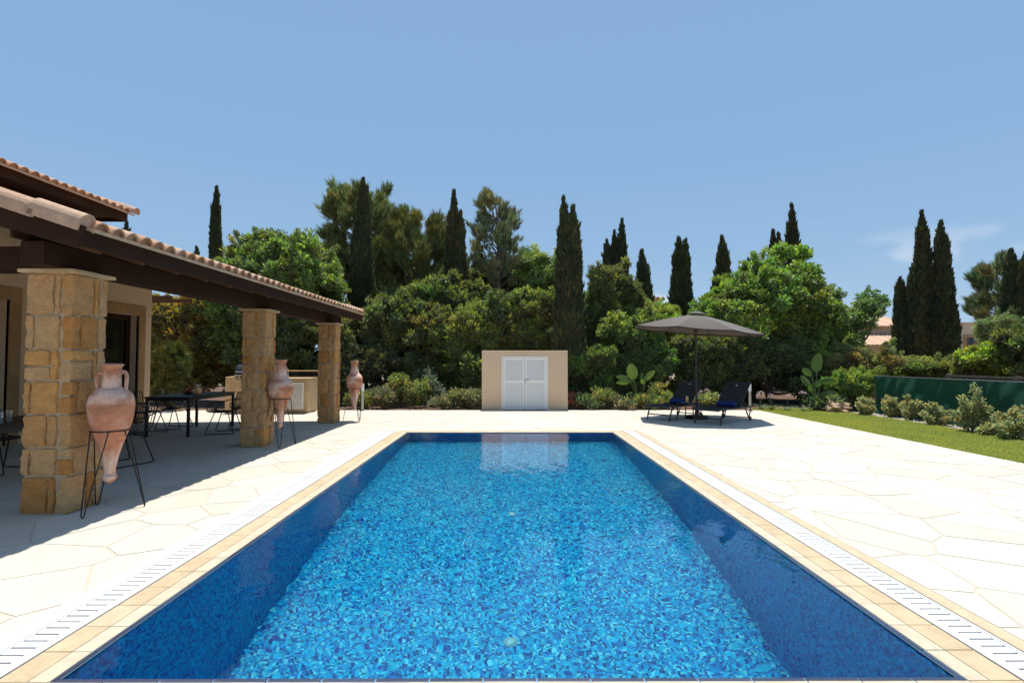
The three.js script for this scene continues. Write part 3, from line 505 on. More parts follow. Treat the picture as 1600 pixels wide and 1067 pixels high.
wireChair('wire_chair', V(-5.42, 0, -7.45), Math.PI + 2.75, 'black wire chair whose runner shows behind the loop-handled amphora');
wireChair('wire_chair', V(-6.62, 0, -6.95), Math.PI / 2, 'black wire chair in deep shade by the villa wall');
function glassOf(p, h, m, label, r = .032) { const t = thing('drinking_glass', label, 'glass', p, 0, 'glasses on the tables'); part('glass', new THREE.LatheGeometry([[.0005, .003], [r * .8, .003], [r, h], [r - .003, h], [r * .8 - .003, .008], [.0005, .008]].map(([x, y]) => new THREE.Vector2(x, y)), 18), M.glass, t); if (m) part('juice', new THREE.CylinderGeometry(r * .93, r * .76, h * .72, 16).translate(0, h * .36 + .009, 0), m, t); }
{
  const j = thing('juice_jug', 'glass jug of orange juice standing on the dining table', 'jug', V(-6.27, .762, -10.62));
  part('glass', new THREE.LatheGeometry([[.0005, .003], [.062, .003], [.075, .08], [.058, .19], [.064, .215], [.06, .215], [.054, .19], [.071, .08], [.058, .008], [.0005, .008]].map(([x, y]) => new THREE.Vector2(x, y)), 22), M.glass, j);
  part('juice', new THREE.CylinderGeometry(.06, .056, .13, 18).translate(0, .076, 0), M.juice, j);
  part('handle', tube([V(.058, .17, 0), V(.105, .165, 0), V(.11, .11, 0), V(.072, .075, 0)], .008, 16, 6), M.glass, j);
  const b = thing('fruit_bowl', 'low bowl of red fruit on the dining table', 'bowl', V(-6.5, .762, -10.72));
  part('bowl', new THREE.LatheGeometry([[.0005, 0], [.07, .002], [.15, .06], [.146, .062], [.068, .008], [.0005, .008]].map(([x, y]) => new THREE.Vector2(x, y)), 24), std(lin(.14, .07, .04), .5), b);
  const R = rng(12); for (let i = 0; i < 9; i++) { const a = i * .7, r = i < 6 ? .075 : .03; part('fruit', new THREE.SphereGeometry(.034 + .008 * R(), 12, 10).translate(Math.cos(a) * r, .065 + (i < 6 ? 0 : .04), Math.sin(a) * r), std(i % 3 ? lin(.32, .03, .02) : lin(.45, .2, .03), .45), b); }
  glassOf(V(-6.2, .762, -10.35), .12, null, 'empty clear tumbler beside the orange juice jug');
  glassOf(V(-6.75, .762, -10.3), .12, null, 'empty clear tumbler by the table corner near the villa wall');
  glassOf(V(-5.5, .762, -5.72), .13, null, 'clear tumbler on the deep-shaded table, nearer its corner');
  glassOf(V(-5.62, .762, -5.95), .13, null, 'second clear tumbler on the deep-shaded table, toward its middle');
}

// ---------------------------------------------------------------- outdoor kitchen
{
  const o = V(-5.54, 0, -14.46), t = thing('outdoor_kitchen', 'sand-coloured masonry kitchen counter with white louvred door', 'counter', o);
  part('plinth', box(-2.2, -.03, 0, .07, -.72, -.03), M.pillarMortar, t);
  part('body', [rbox(-2.23, 0, .071, .93, -.75, 0, .012, 2)], M.counter, t);
  part('worktop', rbox(-1.62, .02, .932, .965, -.77, .02, .006, 2), M.capStone, t);
  part('end_wall', rbox(-2.25, -2.07, .0, 1.0, -.78, .015, .012, 2), M.counter, t);
  part('back_panel', rbox(-1.7, .04, .966, 1.13, -.76, -.72, .004, 1), M.darkPanel, t);
  part('rail', rbox(-1.75, .06, 1.131, 1.165, -.80, -.70, .006, 1), M.capStone, t);
  const d = part('louvred_door', [box(-.58, -.545, .12, .84, .002, .02), box(-.145, -.11, .12, .84, .002, .02), box(-.545, -.145, .12, .155, .002, .02), box(-.545, -.145, .805, .84, .002, .02)], M.white, t);
  for (let i = 0; i < 13; i++) part('louvre', new THREE.BoxGeometry(.398, .046, .008).rotateX(-.5).translate(-.345, .18 + i * .0495, .012), M.white, d);
  const tp = part('tap', [tube([V(-.75, .966, -.5), V(-.75, 1.16, -.5), V(-.75, 1.22, -.45), V(-.75, 1.2, -.36), V(-.75, 1.15, -.35)], .013, 24, 8), bar(V(-.75, .966, -.5), V(-.75, 1.03, -.5), .024)], M.steel, t);
  const g = thing('gas_grill', 'dark hooded gas grill with steel handles set in the counter', 'grill', V(o.x - 1.82, .935, o.z - .36));
  part('box', rbox(-.22, .18, 0, .12, -.3, .33, .01, 1), M.steel, g);
  const hood = new THREE.CylinderGeometry(.3, .3, .4, 20, 1, false, 0, Math.PI).rotateZ(Math.PI / 2).rotateX(0); hood.rotateX(-Math.PI / 2 + Math.PI);
  part('hood', new THREE.CylinderGeometry(.29, .29, .4, 24, 1, false, -Math.PI / 2, Math.PI).rotateX(-Math.PI / 2).rotateY(Math.PI / 2).translate(-.02, .121, 0), std(lin(.015, .022, .04), .3), g);
  part('handle', [bar(V(-.18, .2, .33), V(.14, .2, .33), .012), bar(V(-.16, .2, .33), V(-.16, .2, .24), .008), bar(V(.12, .2, .33), V(.12, .2, .24), .008)], M.steel, g);
  for (let i = 0; i < 3; i++) part('knob', new THREE.CylinderGeometry(.02, .022, .03, 12).rotateX(Math.PI / 2).translate(-.14 + i * .12, .06, .345), M.blackMetal, g);
}

// ---------------------------------------------------------------- pump house, bollard lamps
{
  const c = V(.433, 0, -15.5), t = thing('pump_house', 'low beige stucco pump house with white louvred double doors', 'pump house', c), w = 1.262, H = 1.735;
  part('wall', [box(-w, -.68, -.03, H - .06, -.12, 0), box(.68, w, -.03, H - .06, -.12, 0), box(-.68, .68, 1.57, H - .06, -.12, 0), box(-w, -w + .12, -.03, H - .06, -1.5, -.12), box(w - .12, w, -.03, H - .06, -1.5, -.12), box(-w + .12, w - .12, -.03, H - .06, -1.5, -1.38)], M.hutStucco, t);
  part('roof', rbox(-w - .004, w + .004, H - .058, H, -1.51, .006, .012, 2), M.hutStucco, t);
  part('door_frame', [box(-.678, -.63, 0, 1.568, -.09, .012), box(.63, .678, 0, 1.568, -.09, .012), box(-.63, .63, 1.52, 1.568, -.09, .012)], M.white, t);
  for (const s of [-1, 1]) {
    const X = (a, b) => s > 0 ? [a, b] : [-b, -a];
    const d = part('door', [box(...X(.006, .062), .012, 1.515, -.06, -.015), box(...X(.565, .625), .012, 1.515, -.06, -.015), box(...X(.062, .565), .012, .085, -.06, -.015), box(...X(.062, .565), .80, .88, -.06, -.015), box(...X(.062, .565), 1.44, 1.515, -.06, -.015)], M.white, t);
    for (const [y0, n] of [[.098, 13], [.892, 10]]) for (let i = 0; i < n; i++) part('louvre', new THREE.BoxGeometry(.5, .064, .009).rotateX(-.42).translate(s * .3135, y0 + .028 + i * .0535, -.036), M.white, d);
    if (s > 0) part('handle', [rbox(.02, .045, .77, .93, -.015, -.008, .003, 1), bar(V(.033, .87, -.008), V(.033, .87, .03), .007), bar(V(.033, .87, .03), V(.13, .87, .03), .008)], M.steel, d);
  }
}
function bollard(p, label) {
  const t = thing('bollard_lamp', label, 'bollard lamp', p, 0, 'slim garden bollard lamps');
  part('foot', new THREE.CylinderGeometry(.055, .06, .015, 20).translate(0, .0075, 0), M.fencePost, t);
  part('post', new THREE.CylinderGeometry(.034, .034, .55, 20).translate(0, .29, 0), std(lin(.50, .46, .40), .45, { metalness: .3 }), t);
  part('diffuser', new THREE.CylinderGeometry(.043, .043, .2, 20).translate(0, .665, 0), std(lin(.8, .8, .78), .4), t);
  part('cap', new THREE.CylinderGeometry(.045, .045, .02, 20).translate(0, .775, 0), M.steel, t);
}
bollard(V(-4.27, 0, -15.3), 'slim bollard lamp beside the slender amphora');
bollard(V(6.92, 0, -15.2), 'slim bollard lamp behind the second sun lounger');

// ---------------------------------------------------------------- sun loungers, towels, umbrella, side table
const HEAD = Math.atan2(-.71, -(-.70)) ;                   // loungers point away and to the lawn side
function lounger(foot, label) {                             // local -z runs from foot to head
  const t = thing('sun_lounger', label, 'sun lounger', foot, Math.atan2(-.72, .69), 'charcoal sun loungers'), m = M.loungerFrame, w = .30;
  for (const s of [-1, 1]) part('side_rail', tube([V(s * w, .335, .13), V(s * w, .35, .0), V(s * w, .335, -.5), V(s * w, .325, -1.2), V(s * w, .325, -1.66)], .02, 24, 8), m, t);
  part('cross_rail', [bar(V(-w, .335, .13), V(w, .335, .13), .018), bar(V(-w, .325, -1.2), V(w, .325, -1.2), .016), bar(V(-w, .325, -1.66), V(w, .325, -1.66), .018)], m, t);
  for (const s of [-1, 1]) part('leg', tube([V(s * w, .33, -.22), V(s * w, .30, -.12), V(s * w, .16, -.015), V(s * w, .0, .03)], .018, 14, 8, .4), m, t);
  part('foot_bar', bar(V(-w, .14, -.008), V(w, .14, -.008), .014), m, t);
  for (const s of [-1, 1]) part('leg', [bar(V(s * w, .32, -1.30), V(s * w, .05, -1.52), .016), bar(V(s * w, .32, -1.64), V(s * w, .07, -1.53), .014)], m, t);
  part('rear_bar', bar(V(-w, .07, -1.52), V(w, .07, -1.52), .012), m, t);
  for (const s of [-1, 1]) part('wheel', new THREE.CylinderGeometry(.05, .05, .03, 18).rotateZ(Math.PI / 2).translate(s * (w + .03), .05, -1.52), M.blackMetal, t);
  const sheet = (p, th) => { const sh = new THREE.Shape(p.map(([z, y]) => new THREE.Vector2(z, y)).concat(p.slice().reverse().map(([z, y]) => new THREE.Vector2(z, y - th)))); return new THREE.ExtrudeGeometry(sh, { depth: .57, bevelEnabled: false }).rotateY(-Math.PI / 2).translate(.285, 0, 0); };
  const neg = (l) => l.map(([z, y]) => [z, y]);
  part('seat', metric(sheet(neg([[.12, .352], [0, .36], [-.4, .343], [-.8, .335], [-1.1, .337]]).map(([z, y]) => [z, y]), .012)), M.sling, t);
  const b = part('backrest', metric(sheet([[-1.04, .345], [-1.2, .50], [-1.4, .68], [-1.61, .865], [-1.645, .895]], .016)), M.sling, t);
  part('back_frame', [...[-1, 1].map((s) => tube([V(s * .29, .34, -1.03), V(s * .29, .61, -1.33), V(s * .29, .895, -1.65)], .014, 10, 8)), bar(V(-.29, .895, -1.65), V(.29, .895, -1.65), .014), bar(V(-.2, .58, -1.32), V(-.2, .33, -1.6), .009), bar(V(.2, .58, -1.32), V(.2, .33, -1.6), .009)], m, b);
  part('maker_tag', box(-.02, .03, .826, .840, -1.552, -1.548), M.white, b);
  return t;
}
const L1 = V(3.60, 0, -12.765), L2 = V(4.48, 0, -11.94);
const lA = lounger(L1, 'charcoal sun lounger with a patch of sun across its backrest');
const lB = lounger(L2, 'charcoal sun lounger fully shaded, beside the bollard lamp');
function towelRoll(host, label) {
  const t = thing('towel_roll', label, 'towel', host.localToWorld(V(0, .41, -.97)), host.rotation.y, 'rolled blue towels');
  const g = new THREE.CylinderGeometry(.062, .062, .44, 28, 8).rotateZ(Math.PI / 2), p = g.attributes.position, R = rng(4);
  for (let i = 0; i < p.count; i++) { const k = 1 + .03 * Math.sin(p.getX(i) * 31) * Math.sin(p.getY(i) * 40); p.setY(i, p.getY(i) * k); p.setZ(i, p.getZ(i) * k * 1.05); } g.computeVertexNormals();
  const b = part('roll', g, M.towel, t); for (const s of [-1, 1]) part('end_fold', new THREE.TorusGeometry(.034, .014, 8, 24).rotateY(Math.PI / 2).translate(s * .216, 0, 0), M.towel, t);
}
scene.updateMatrixWorld(true);
towelRoll(lA, 'rolled blue towel on the lounger with sun on its backrest'); towelRoll(lB, 'rolled blue towel on the shaded lounger by the bollard lamp');
{
  const t = thing('side_table', 'small dark side table between the two loungers', 'side table', V(4.37, 0, -12.86), Math.atan2(-.72, .69));
  part('top', rbox(-.22, .22, .40, .42, -.22, .22, .006, 2), M.loungerFrame, t);
  for (const x of [-.19, .19]) for (const z of [-.19, .19]) part('leg', bar(V(x, .40, z), V(x * 1.12, 0, z * 1.12), .014), M.loungerFrame, t);
  glassOf(V(4.30, .422, -12.80), .17, M.juice, 'tall glass of orange juice on the side table', .038);
}
{
  const B = V(4.67, 0, -13.2), t = thing('garden_umbrella', 'large taupe garden umbrella shading both sun loungers', 'umbrella', B, .2);
  part('base', [new THREE.CylinderGeometry(.27, .29, .05, 32).translate(0, .025, 0), new THREE.CylinderGeometry(.24, .265, .025, 32).translate(0, .063, 0), new THREE.CylinderGeometry(.035, .05, .3, 16).translate(0, .225, 0)], M.blackMetal, t);
  part('pole', bar(V(0, .3, 0), V(0, 2.52, 0), .022, .022, 14), M.loungerFrame, t);
  const hd = new THREE.Group(); hd.name = 'canopy'; t.add(hd); hd.position.y = 2.2; hd.rotation.set(.045, 0, -.072);
  const n = 8, rr = 1.58, rise = .40, pos = [], S = 10;
  const pt = (a, f) => { const r = rr * f, sag = 1 - .09 * (1 - Math.pow(Math.abs(Math.sin((a * n / 2))), 1)) * 0; return [Math.cos(a) * r, rise * (1 - Math.pow(f, 1.25)), Math.sin(a) * r]; };
  const panels = [];
  for (let i = 0; i < n; i++) {
    const a0 = i * 2 * Math.PI / n, a1 = (i + 1) * 2 * Math.PI / n, pp = [];
    const P = (u, f) => { const A = pt(a0, f), B2 = pt(a1, f), s = .045 * f * Math.sin(Math.PI * u); return [mixv(A[0], B2[0], u), mixv(A[1], B2[1], u) - s * .6 * f, mixv(A[2], B2[2], u)]; };
    for (let k = 0; k < S; k++) for (let u = 0; u < 4; u++) { const f0 = .1 + .9 * k / S, f1 = .1 + .9 * (k + 1) / S, q = [P(u / 4, f0), P((u + 1) / 4, f0), P((u + 1) / 4, f1), P(u / 4, f1)]; pp.push(...q[0], ...q[1], ...q[2], ...q[0], ...q[2], ...q[3]); if (k === S - 1) { const dn = (v) => [v[0] * .997, v[1] - .035, v[2] * .997]; pp.push(...q[3], ...q[2], ...dn(q[2]), ...q[3], ...dn(q[2]), ...dn(q[3])); } }
    const g = new THREE.BufferGeometry(); g.setAttribute('position', new THREE.BufferAttribute(new Float32Array(pp), 3)); g.computeVertexNormals(); part('canopy_panel', metric(g), M.canopy, hd);
    part('rib', bar(V(Math.cos(a0) * .05, rise - .02, Math.sin(a0) * .05), V(Math.cos(a0) * rr * .985, -.005, Math.sin(a0) * rr * .985), .008, .008, 6), M.loungerFrame, hd);
    part('strut', bar(V(Math.cos(a0) * .04, .02, Math.sin(a0) * .04), V(Math.cos(a0) * rr * .45, rise * .6, Math.sin(a0) * rr * .45), .007, .007, 6), M.loungerFrame, hd);
  }
  const cap = new THREE.ConeGeometry(.27, .075, 8, 1, true).translate(0, rise + .055, 0); part('vent_cap', cap, M.canopy, hd);
  part('finial', new THREE.SphereGeometry(.03, 12, 10).translate(0, rise + .1, 0), M.loungerFrame, hd);
  part('crank_hub', new THREE.CylinderGeometry(.045, .05, .1, 14).translate(0, .02, 0), M.loungerFrame, hd);
}

// ---------------------------------------------------------------- netting fence, boulder, neighbours
{
  const t = thing('netting_fence', 'green shade-netting fence along the lawn', 'fence', V(FENCE_X, 0, 0)), z0 = -14.45, z1 = -3, H = 1.02;
  const sh = [], n = 220, g = new THREE.PlaneGeometry(1, 1, n, 14), p = g.attributes.position;
  for (let i = 0; i < p.count; i++) { const u = p.getX(i) + .5, v = p.getY(i) + .5, z = mixv(z0, z1, u), sag = -.022 * Math.sin(Math.PI * ((u * 6) % 1)) * v; p.setXYZ(i, .05 * Math.sin(z * 2.1 + v * 2) * Math.sin(v * 3) + .022 * Math.sin(z * 7 + v * 5) + .012 * Math.sin(z * 15 - v * 9), -.03 + (H + .03) * v + sag, z); }
  g.computeVertexNormals(); part('netting', metric(g), M.net, t);
  part('top_rail', bar(V(.05, H - .005, z0), V(.05, H - .005, z1), .016), M.fencePost, t);
  for (let z = z0; z <= z1; z += 1.9) part('post', bar(V(.05, -.05, z), V(.05, H + .015, z), .02), M.fencePost, t);
  part('brace', bar(V(.045, .05, z0 + .75), V(.045, H - .06, z0 + .03), .013), M.fencePost, t);
  const l = thing('lattice_fence', 'low diagonal timber lattice showing above the green netting', 'lattice', V(11.6, 0, -12.6)); 
  part('frame', [box(-.03, .03, 1.02, 1.06, -1.3, 6), box(-.03, .03, .3, .36, -1.3, 6)], M.lattice, l);
  for (let i = 0; i < 38; i++) for (const s of [-1, 1]) { const z = -.95 + i * .175; part('slat', bar(V(s * .012, .36, z - s * .33), V(s * .012, 1.02, z + s * .33), .016, .016, 4), M.lattice, l); }
  for (const z of [-1.3, .6, 2.5, 4.4]) part('post', box(-.045, .045, -.05, 1.09, z - .045, z + .045), M.lattice, l);
}
{
  const c = ground(1316, 645), R = rng(70), g = new THREE.IcosahedronGeometry(1, 5), p = g.attributes.position, N = makeNoise(88);
  for (let i = 0; i < p.count; i++) { const x = p.getX(i), y = p.getY(i), z = p.getZ(i), k = .85 + .25 * Math.sin(x * 5 + 1) * Math.sin(y * 6 + z * 3) + .13 * Math.sin(x * 13 + y * 9) * Math.sin(z * 11 + y * 14) + .07 * Math.sin(x * 27 + z * 22) * Math.sin(y * 31); p.setXYZ(i, x * k * .36, Math.max(-.05, y * k * .26 + .06), z * k * .3); }
  g.computeVertexNormals(); const o = part('boulder', metric(g), M.rock, scene); o.position.set(c.x, 0, c.z - .2); tag(o, 'rough pitted reddish boulder lying at the corner of the lawn', 'boulder');
}
const farTile = archTile(.16, .55, .025, 0);
function farHouse(name, label, p, turn, build) { const t = thing(name, label, 'house', p, turn); build(t); return t; }
{
  const a = at(1003, 470, 42); farHouse('neighbour_house', 'neighbouring house whose tiled eave shows behind the lone short cypress', V(a.x - 1.5, 0, -42), 0, (t) => {
    part('wall', box(-4.5, 2.2, -.1, 6.2, -6, 0), M.wall2, t);
    const r = part('roof', box(-5.2, 3.2, 6.2, 6.32, -6.6, .6), M.farRoof[0], t);
    for (let i = 0; i < 22; i++) part('roof_tile', archTile(.17, .5, .02, .04), M.farRoof[i % 3], r).applyMatrix4(new THREE.Matrix4().makeTranslation(-5 + i * .38, 6.36, .2).multiply(new THREE.Matrix4().makeRotationX(.15)));
    part('ridge', new THREE.ExtrudeGeometry(new THREE.Shape([new THREE.Vector2(-5.2, 0), new THREE.Vector2(3.2, 0), new THREE.Vector2(-1, 1.1)]), { depth: 7, bevelEnabled: false }).translate(0, 6.322, -6.5), M.farRoof[1], r);
    part('window', box(-1, .2, 3.5, 4.8, .001, .03), M.darkPanel, t);
  });
  const b = at(1372, 520, 40); farHouse('neighbour_house', 'neighbouring house with two stepped tiled roofs behind the cypress clump', V(b.x, 0, -40), 0, (t) => {
    part('wall', box(-4, 3, -.1, 2.6, -5, 0), M.wall2, t); part('wall', box(-3, 3.4, 2.6, 4.2, -6, -2.4), M.wall2, t);
    for (const [y, z, x0, x1] of [[2.62, .5, -4.4, 3.4], [4.2, -2.0, -3.4, 3.8]]) {
      const r = part('roof', new THREE.BoxGeometry(x1 - x0, .1, 3.4).rotateX(.32).translate((x0 + x1) / 2, y + .5, z - 1.5), M.farRoof[0], t), ang = .32;
      for (let k = 0; k < 6; k++) for (let i = 0; i < (x1 - x0) / .34; i++) part('roof_tile', farTile, M.farRoof[(i * 7 + k * 3) % 3], r).applyMatrix4(new THREE.Matrix4().makeTranslation(x0 + .17 + i * .34, y + .08 + k * .5 * Math.sin(ang), z - .42 - k * .5 * Math.cos(ang)).multiply(new THREE.Matrix4().makeRotationX(ang + .04)));
    }
  });
  const c = at(1512, 530, 52); farHouse('neighbour_house', 'flat-roofed cream neighbouring house with one dark window', V(c.x, 0, -52), -.1, (t) => {
    part('wall', box(-2.5, 4.6, -.1, 5.1, -6, 0), M.wallWhite, t); part('coping', box(-2.6, 4.7, 5.1, 5.22, -6.1, .1), M.wallWhite, t);
    part('window_surround', [box(-.35, -.1, 2.1, 4.0, .002, .14), box(.75, 1.0, 2.1, 4.0, .002, .14), box(-.1, .75, 3.7, 4.0, .002, .14)], M.surround, t);
    const w = part('window', box(.0, .65, 2.2, 3.7, .002, .05), M.darkPanel, t); part('mullion', box(.3, .36, 2.2, 3.7, .052, .08), M.timber, w);
  });
  const d = at(1392, 575, 26); const s = thing('stone_shed', 'small grey stone shed with gabled end beyond the netting', 'shed', V(d.x - .8, 0, -26)); 
  part('wall', new THREE.ExtrudeGeometry(new THREE.Shape([[-2.2, -.05], [1.15, -.05], [1.15, 1.15], [-.6, 1.75], [-2.2, 1.15]].map(([x, y]) => new THREE.Vector2(x, y))), { depth: 3, bevelEnabled: false }).translate(0, 0, -3), M.shedStone, s);
  part('roof', [new THREE.BoxGeometry(2.0, .09, 3.3).rotateZ(-.33).translate(.32, 1.5, -1.5), new THREE.BoxGeometry(2.0, .09, 3.3).rotateZ(.36).translate(-1.5, 1.5, -1.5)], M.shedStone, s);
}

// ---------------------------------------------------------------- foliage tools
// A sprig: a handful of folded leaves on a common point, growing towards +y. Vertex colours vary leaf by leaf.
function sprig(seed, n, len, wid, { spread = 1, up = .3, fold = .25, tone = .55, hang = 0, round = .5, radius = 0 } = {}) {
  const R = rng(seed), pos = [], col = [];
  for (let i = 0; i < n; i++) {
    const a = R() * 6.2832, el = up + (R() - .35) * spread, l = len * (.7 + .6 * R()), w = wid * (.75 + .5 * R());
    const d = V(Math.cos(a) * Math.cos(el), Math.sin(el) - hang, Math.sin(a) * Math.cos(el)).normalize(), side = V(-Math.sin(a), (R() - .5) * .9, Math.cos(a)).normalize(), nrm = d.clone().cross(side).normalize();
    side.copy(nrm).cross(d).normalize();
    const o = V((R() - .5), (R() - .5) * .9, (R() - .5)).multiplyScalar(radius * 2), b = o.clone().addScaledVector(d, len * .12), m = o.clone().addScaledVector(d, l * round), t = o.clone().addScaledVector(d, l).addScaledVector(nrm, -l * .12);
    const L = m.clone().addScaledVector(side, w).addScaledVector(nrm, w * fold), Q = m.clone().addScaledVector(side, -w).addScaledVector(nrm, w * fold);
    pos.push(...b.toArray(), ...L.toArray(), ...t.toArray(), ...b.toArray(), ...t.toArray(), ...Q.toArray());
    const k = Math.exp((R() - .55) * 2.6 * tone), y = 1 + (R() - .5) * tone; for (let q = 0; q < 6; q++) col.push(k * y, k, k * (2 - y) * .9);
  }
  const g = new THREE.BufferGeometry(); g.setAttribute('position', new THREE.BufferAttribute(new Float32Array(pos), 3)); g.setAttribute('color', new THREE.BufferAttribute(new Float32Array(col), 3)); g.computeVertexNormals(); return g;
}
const SP = {
  laurel: sprig(1, 15, .155, .031, { spread: 1.5, up: .45, radius: .07 }),
  carob: sprig(2, 18, .115, .034, { spread: 1.7, up: .4, radius: .09, round: .55 }),
  citrus: sprig(3, 15, .14, .036, { spread: 1.5, up: .5, radius: .08 }),
  small: sprig(4, 22, .075, .019, { spread: 1.8, up: .5, radius: .09 }),
  pepper: sprig(5, 20, .22, .012, { spread: 1.4, up: -.2, hang: .7, radius: .08 }),
  needle: sprig(6, 24, .26, .009, { spread: .7, up: 1.0, radius: .045, fold: .05, round: .4, tone: .5 }),
  cypress: sprig(7, 15, .24, .026, { spread: .5, up: 1.22, radius: .07, fold: .2, round: .45 }),
  euphorbia: sprig(8, 22, .085, .011, { spread: 1.3, up: .65, radius: .05, round: .6 }),
  pitto: sprig(9, 14, .075, .019, { spread: 1.3, up: .65, radius: .03, round: .65 }),
  olive: sprig(10, 20, .095, .011, { spread: 1.8, up: .4, radius: .08 }),
};
const dummy = new THREE.Object3D(), UP = V(0, 1, 0), tint = new THREE.Color();
function scatter(parent, geo, spots, mat, name = 'crown') {   // spots: [position, direction, scale, colour]
  const im = new THREE.InstancedMesh(geo, mat, spots.length);
  spots.forEach(([p, d, s, c], i) => { dummy.position.copy(p); dummy.quaternion.setFromUnitVectors(UP, d); dummy.rotateY(i * 2.399); dummy.scale.setScalar(s); dummy.updateMatrix(); im.setMatrixAt(i, dummy.matrix); im.setColorAt(i, tint.setRGB(c[0], c[1], c[2])); });
  im.name = name; im.userData.kind = 'stuff'; im.castShadow = im.receiveShadow = true; parent.add(im); return im;
}
const toneOf = (R, c, vary = .3, warm = .22) => { const k = 1 + (R() - .5) * 2 * vary, y = (R() - .5) * 2 * warm; return [c[0] * k * (1 + y), c[1] * k, c[2] * k * (1 - y * .5)]; };
const unit = (R) => { const z = R() * 2 - 1, a = R() * 6.2832, r = Math.sqrt(1 - z * z); return V(r * Math.cos(a), z, r * Math.sin(a)); };
// spots through the outer part of a crown made of overlapping lobes, each lobe itself broken into tufts
function crownSpots(R, c, r, { lobes = 14, density = 60, size = 1, color, vary = .3, warm = .2, thick = .85, lobeR = [.22, .46], floor = -1e9, shoots = 12, peak = null, boxy = .55, bough = 1, fill = .4, sprays = 4 }) {
  const L = [], big = [];
  for (let i = 0; i < lobes; i++) {
    const q = lobeR[0] + (lobeR[1] - lobeR[0]) * R(), x = (R() * 2 - 1) * (1 - q), z = (R() * 2 - 1) * (1 - q), lim = (peak === null ? Math.pow(Math.max(0, 1 - Math.pow(Math.abs(x) / (1 - q * .5), 2.2)), .5) * (1 - boxy) + boxy : 1 - .72 * Math.abs(x - peak)) * Math.sqrt(1 - .4 * z * z) - q * .9;
    const y = R() < .5 ? mixv(-1 + q, lim, .62 + .38 * R()) : mixv(-1 + q * .7, Math.max(-1 + q * .7, lim), R());
    big.push({ p: V(c.x + x * r.x, c.y + y * r.y, c.z + z * r.z), r: V(r.x * q, r.y * q, r.z * q), hue: toneOf(R, color, vary * .6, warm) });
  }
  for (const l of big) {                                   // each lobe breaks up into boughs that stand out unevenly, dark gaps between them
    L.push({ ...l, r: l.r.clone().multiplyScalar(.55), core: true });
    for (let k = 0; k < shoots; k++) { const u = unit(R); if (u.y < -.3) u.y *= -.7; const d = .6 + .5 * R() + (R() < .3 ? .45 * R() : 0), s = Math.cbrt(l.r.x * l.r.y * l.r.z), q = (.16 + .22 * R()) * s * bough; L.push({ p: V(l.p.x + u.x * l.r.x * d, l.p.y + u.y * l.r.y * d, l.p.z + u.z * l.r.z * d), r: V(q * (.7 + .5 * R()), q * (R() < .3 ? .9 + .7 * R() : .5 + .35 * R()), q * (.7 + .5 * R())), hue: toneOf(R, l.hue, vary, warm * .7), out: u }); }
  }
  const out = [];
  for (const l of L) {
    const m = (l.r.x * l.r.y + l.r.y * l.r.z + l.r.x * l.r.z) / 3, n = Math.round(4 * Math.PI * m * density * (l.core ? fill : 1.15)) + 3;
    for (let i = 0; i < n; i++) {
      const u = unit(R), k = 1.08 - thick * Math.pow(R(), 1.4) + (R() < .12 ? .45 * R() : 0);
      const p = V(l.p.x + u.x * l.r.x * k, l.p.y + u.y * l.r.y * k, l.p.z + u.z * l.r.z * k);
      if (p.y < floor) continue;
      if (l.core) { let inside = false; for (const o of L) if (o !== l && o.core) { const x = (p.x - o.p.x) / o.r.x, y = (p.y - o.p.y) / o.r.y, z = (p.z - o.p.z) / o.r.z; if (x * x + y * y + z * z < .4) { inside = true; break; } } if (inside) continue; }
      const dir = u.clone().multiplyScalar(.6).add(V(0, .5, 0)).add(unit(R).multiplyScalar(.6)); if (l.out) dir.addScaledVector(l.out, .6);
      out.push([p, dir.normalize(), size * (.7 + .6 * R()), toneOf(R, l.hue, vary * .5, warm * .4)]);
    }
  }
  const n = Math.round(lobes * sprays), reach = Math.min(1.1, .22 + .28 * Math.cbrt(r.x * r.y * r.z));       // long shoots that break the outline, leaves along each
  for (let i = 0; i < n; i++) {
    const l = big[Math.floor(R() * big.length)], u = unit(R); u.y = Math.abs(u.y) * .9 + .05; u.normalize();
    const s = V(l.p.x + u.x * l.r.x * .8, l.p.y + u.y * l.r.y * .8, l.p.z + u.z * l.r.z * .8), d = u.clone().multiplyScalar(.8).add(V(0, .75, 0)).add(unit(R).multiplyScalar(.5)).normalize(), len = reach * (.5 + .8 * R()), hue = toneOf(R, l.hue, vary, warm), k = 7 + Math.round(len * 9);
    for (let q = 0; q < k; q++) { const f = (q + .4) / k, p = s.clone().addScaledVector(d, len * f); p.y -= len * .28 * f * f; p.add(unit(R).multiplyScalar(.05 * (1.3 - f))); out.push([p, d.clone().add(unit(R).multiplyScalar(.7)).normalize(), size * (.55 + .45 * R()) * (1.1 - .35 * f), toneOf(R, hue, vary * .4, warm * .4)]); }
  }
  return { spots: out, lobes: big };
}
function limb(a, b, r0, r1, R, bend = .12) {
  const m1 = a.clone().lerp(b, .35).add(unit(R).multiplyScalar(bend * a.distanceTo(b) * .5)), m2 = a.clone().lerp(b, .7).add(unit(R).multiplyScalar(bend * a.distanceTo(b) * .5)), g = new THREE.TubeGeometry(new THREE.CatmullRomCurve3([a, m1, m2, b]), 9, 1, 7), p = g.attributes.position, curve = g.parameters.path;
  for (let i = 0; i <= 9; i++) { const c = curve.getPointAt(i / 9), r = mixv(r0, r1, i / 9); for (let k = 0; k <= 7; k++) { const q = i * 8 + k; p.setXYZ(q, c.x + (p.getX(q) - c.x) * r, c.y + (p.getY(q) - c.y) * r, c.z + (p.getZ(q) - c.z) * r); } }
  g.computeVertexNormals(); return metric(g);
}
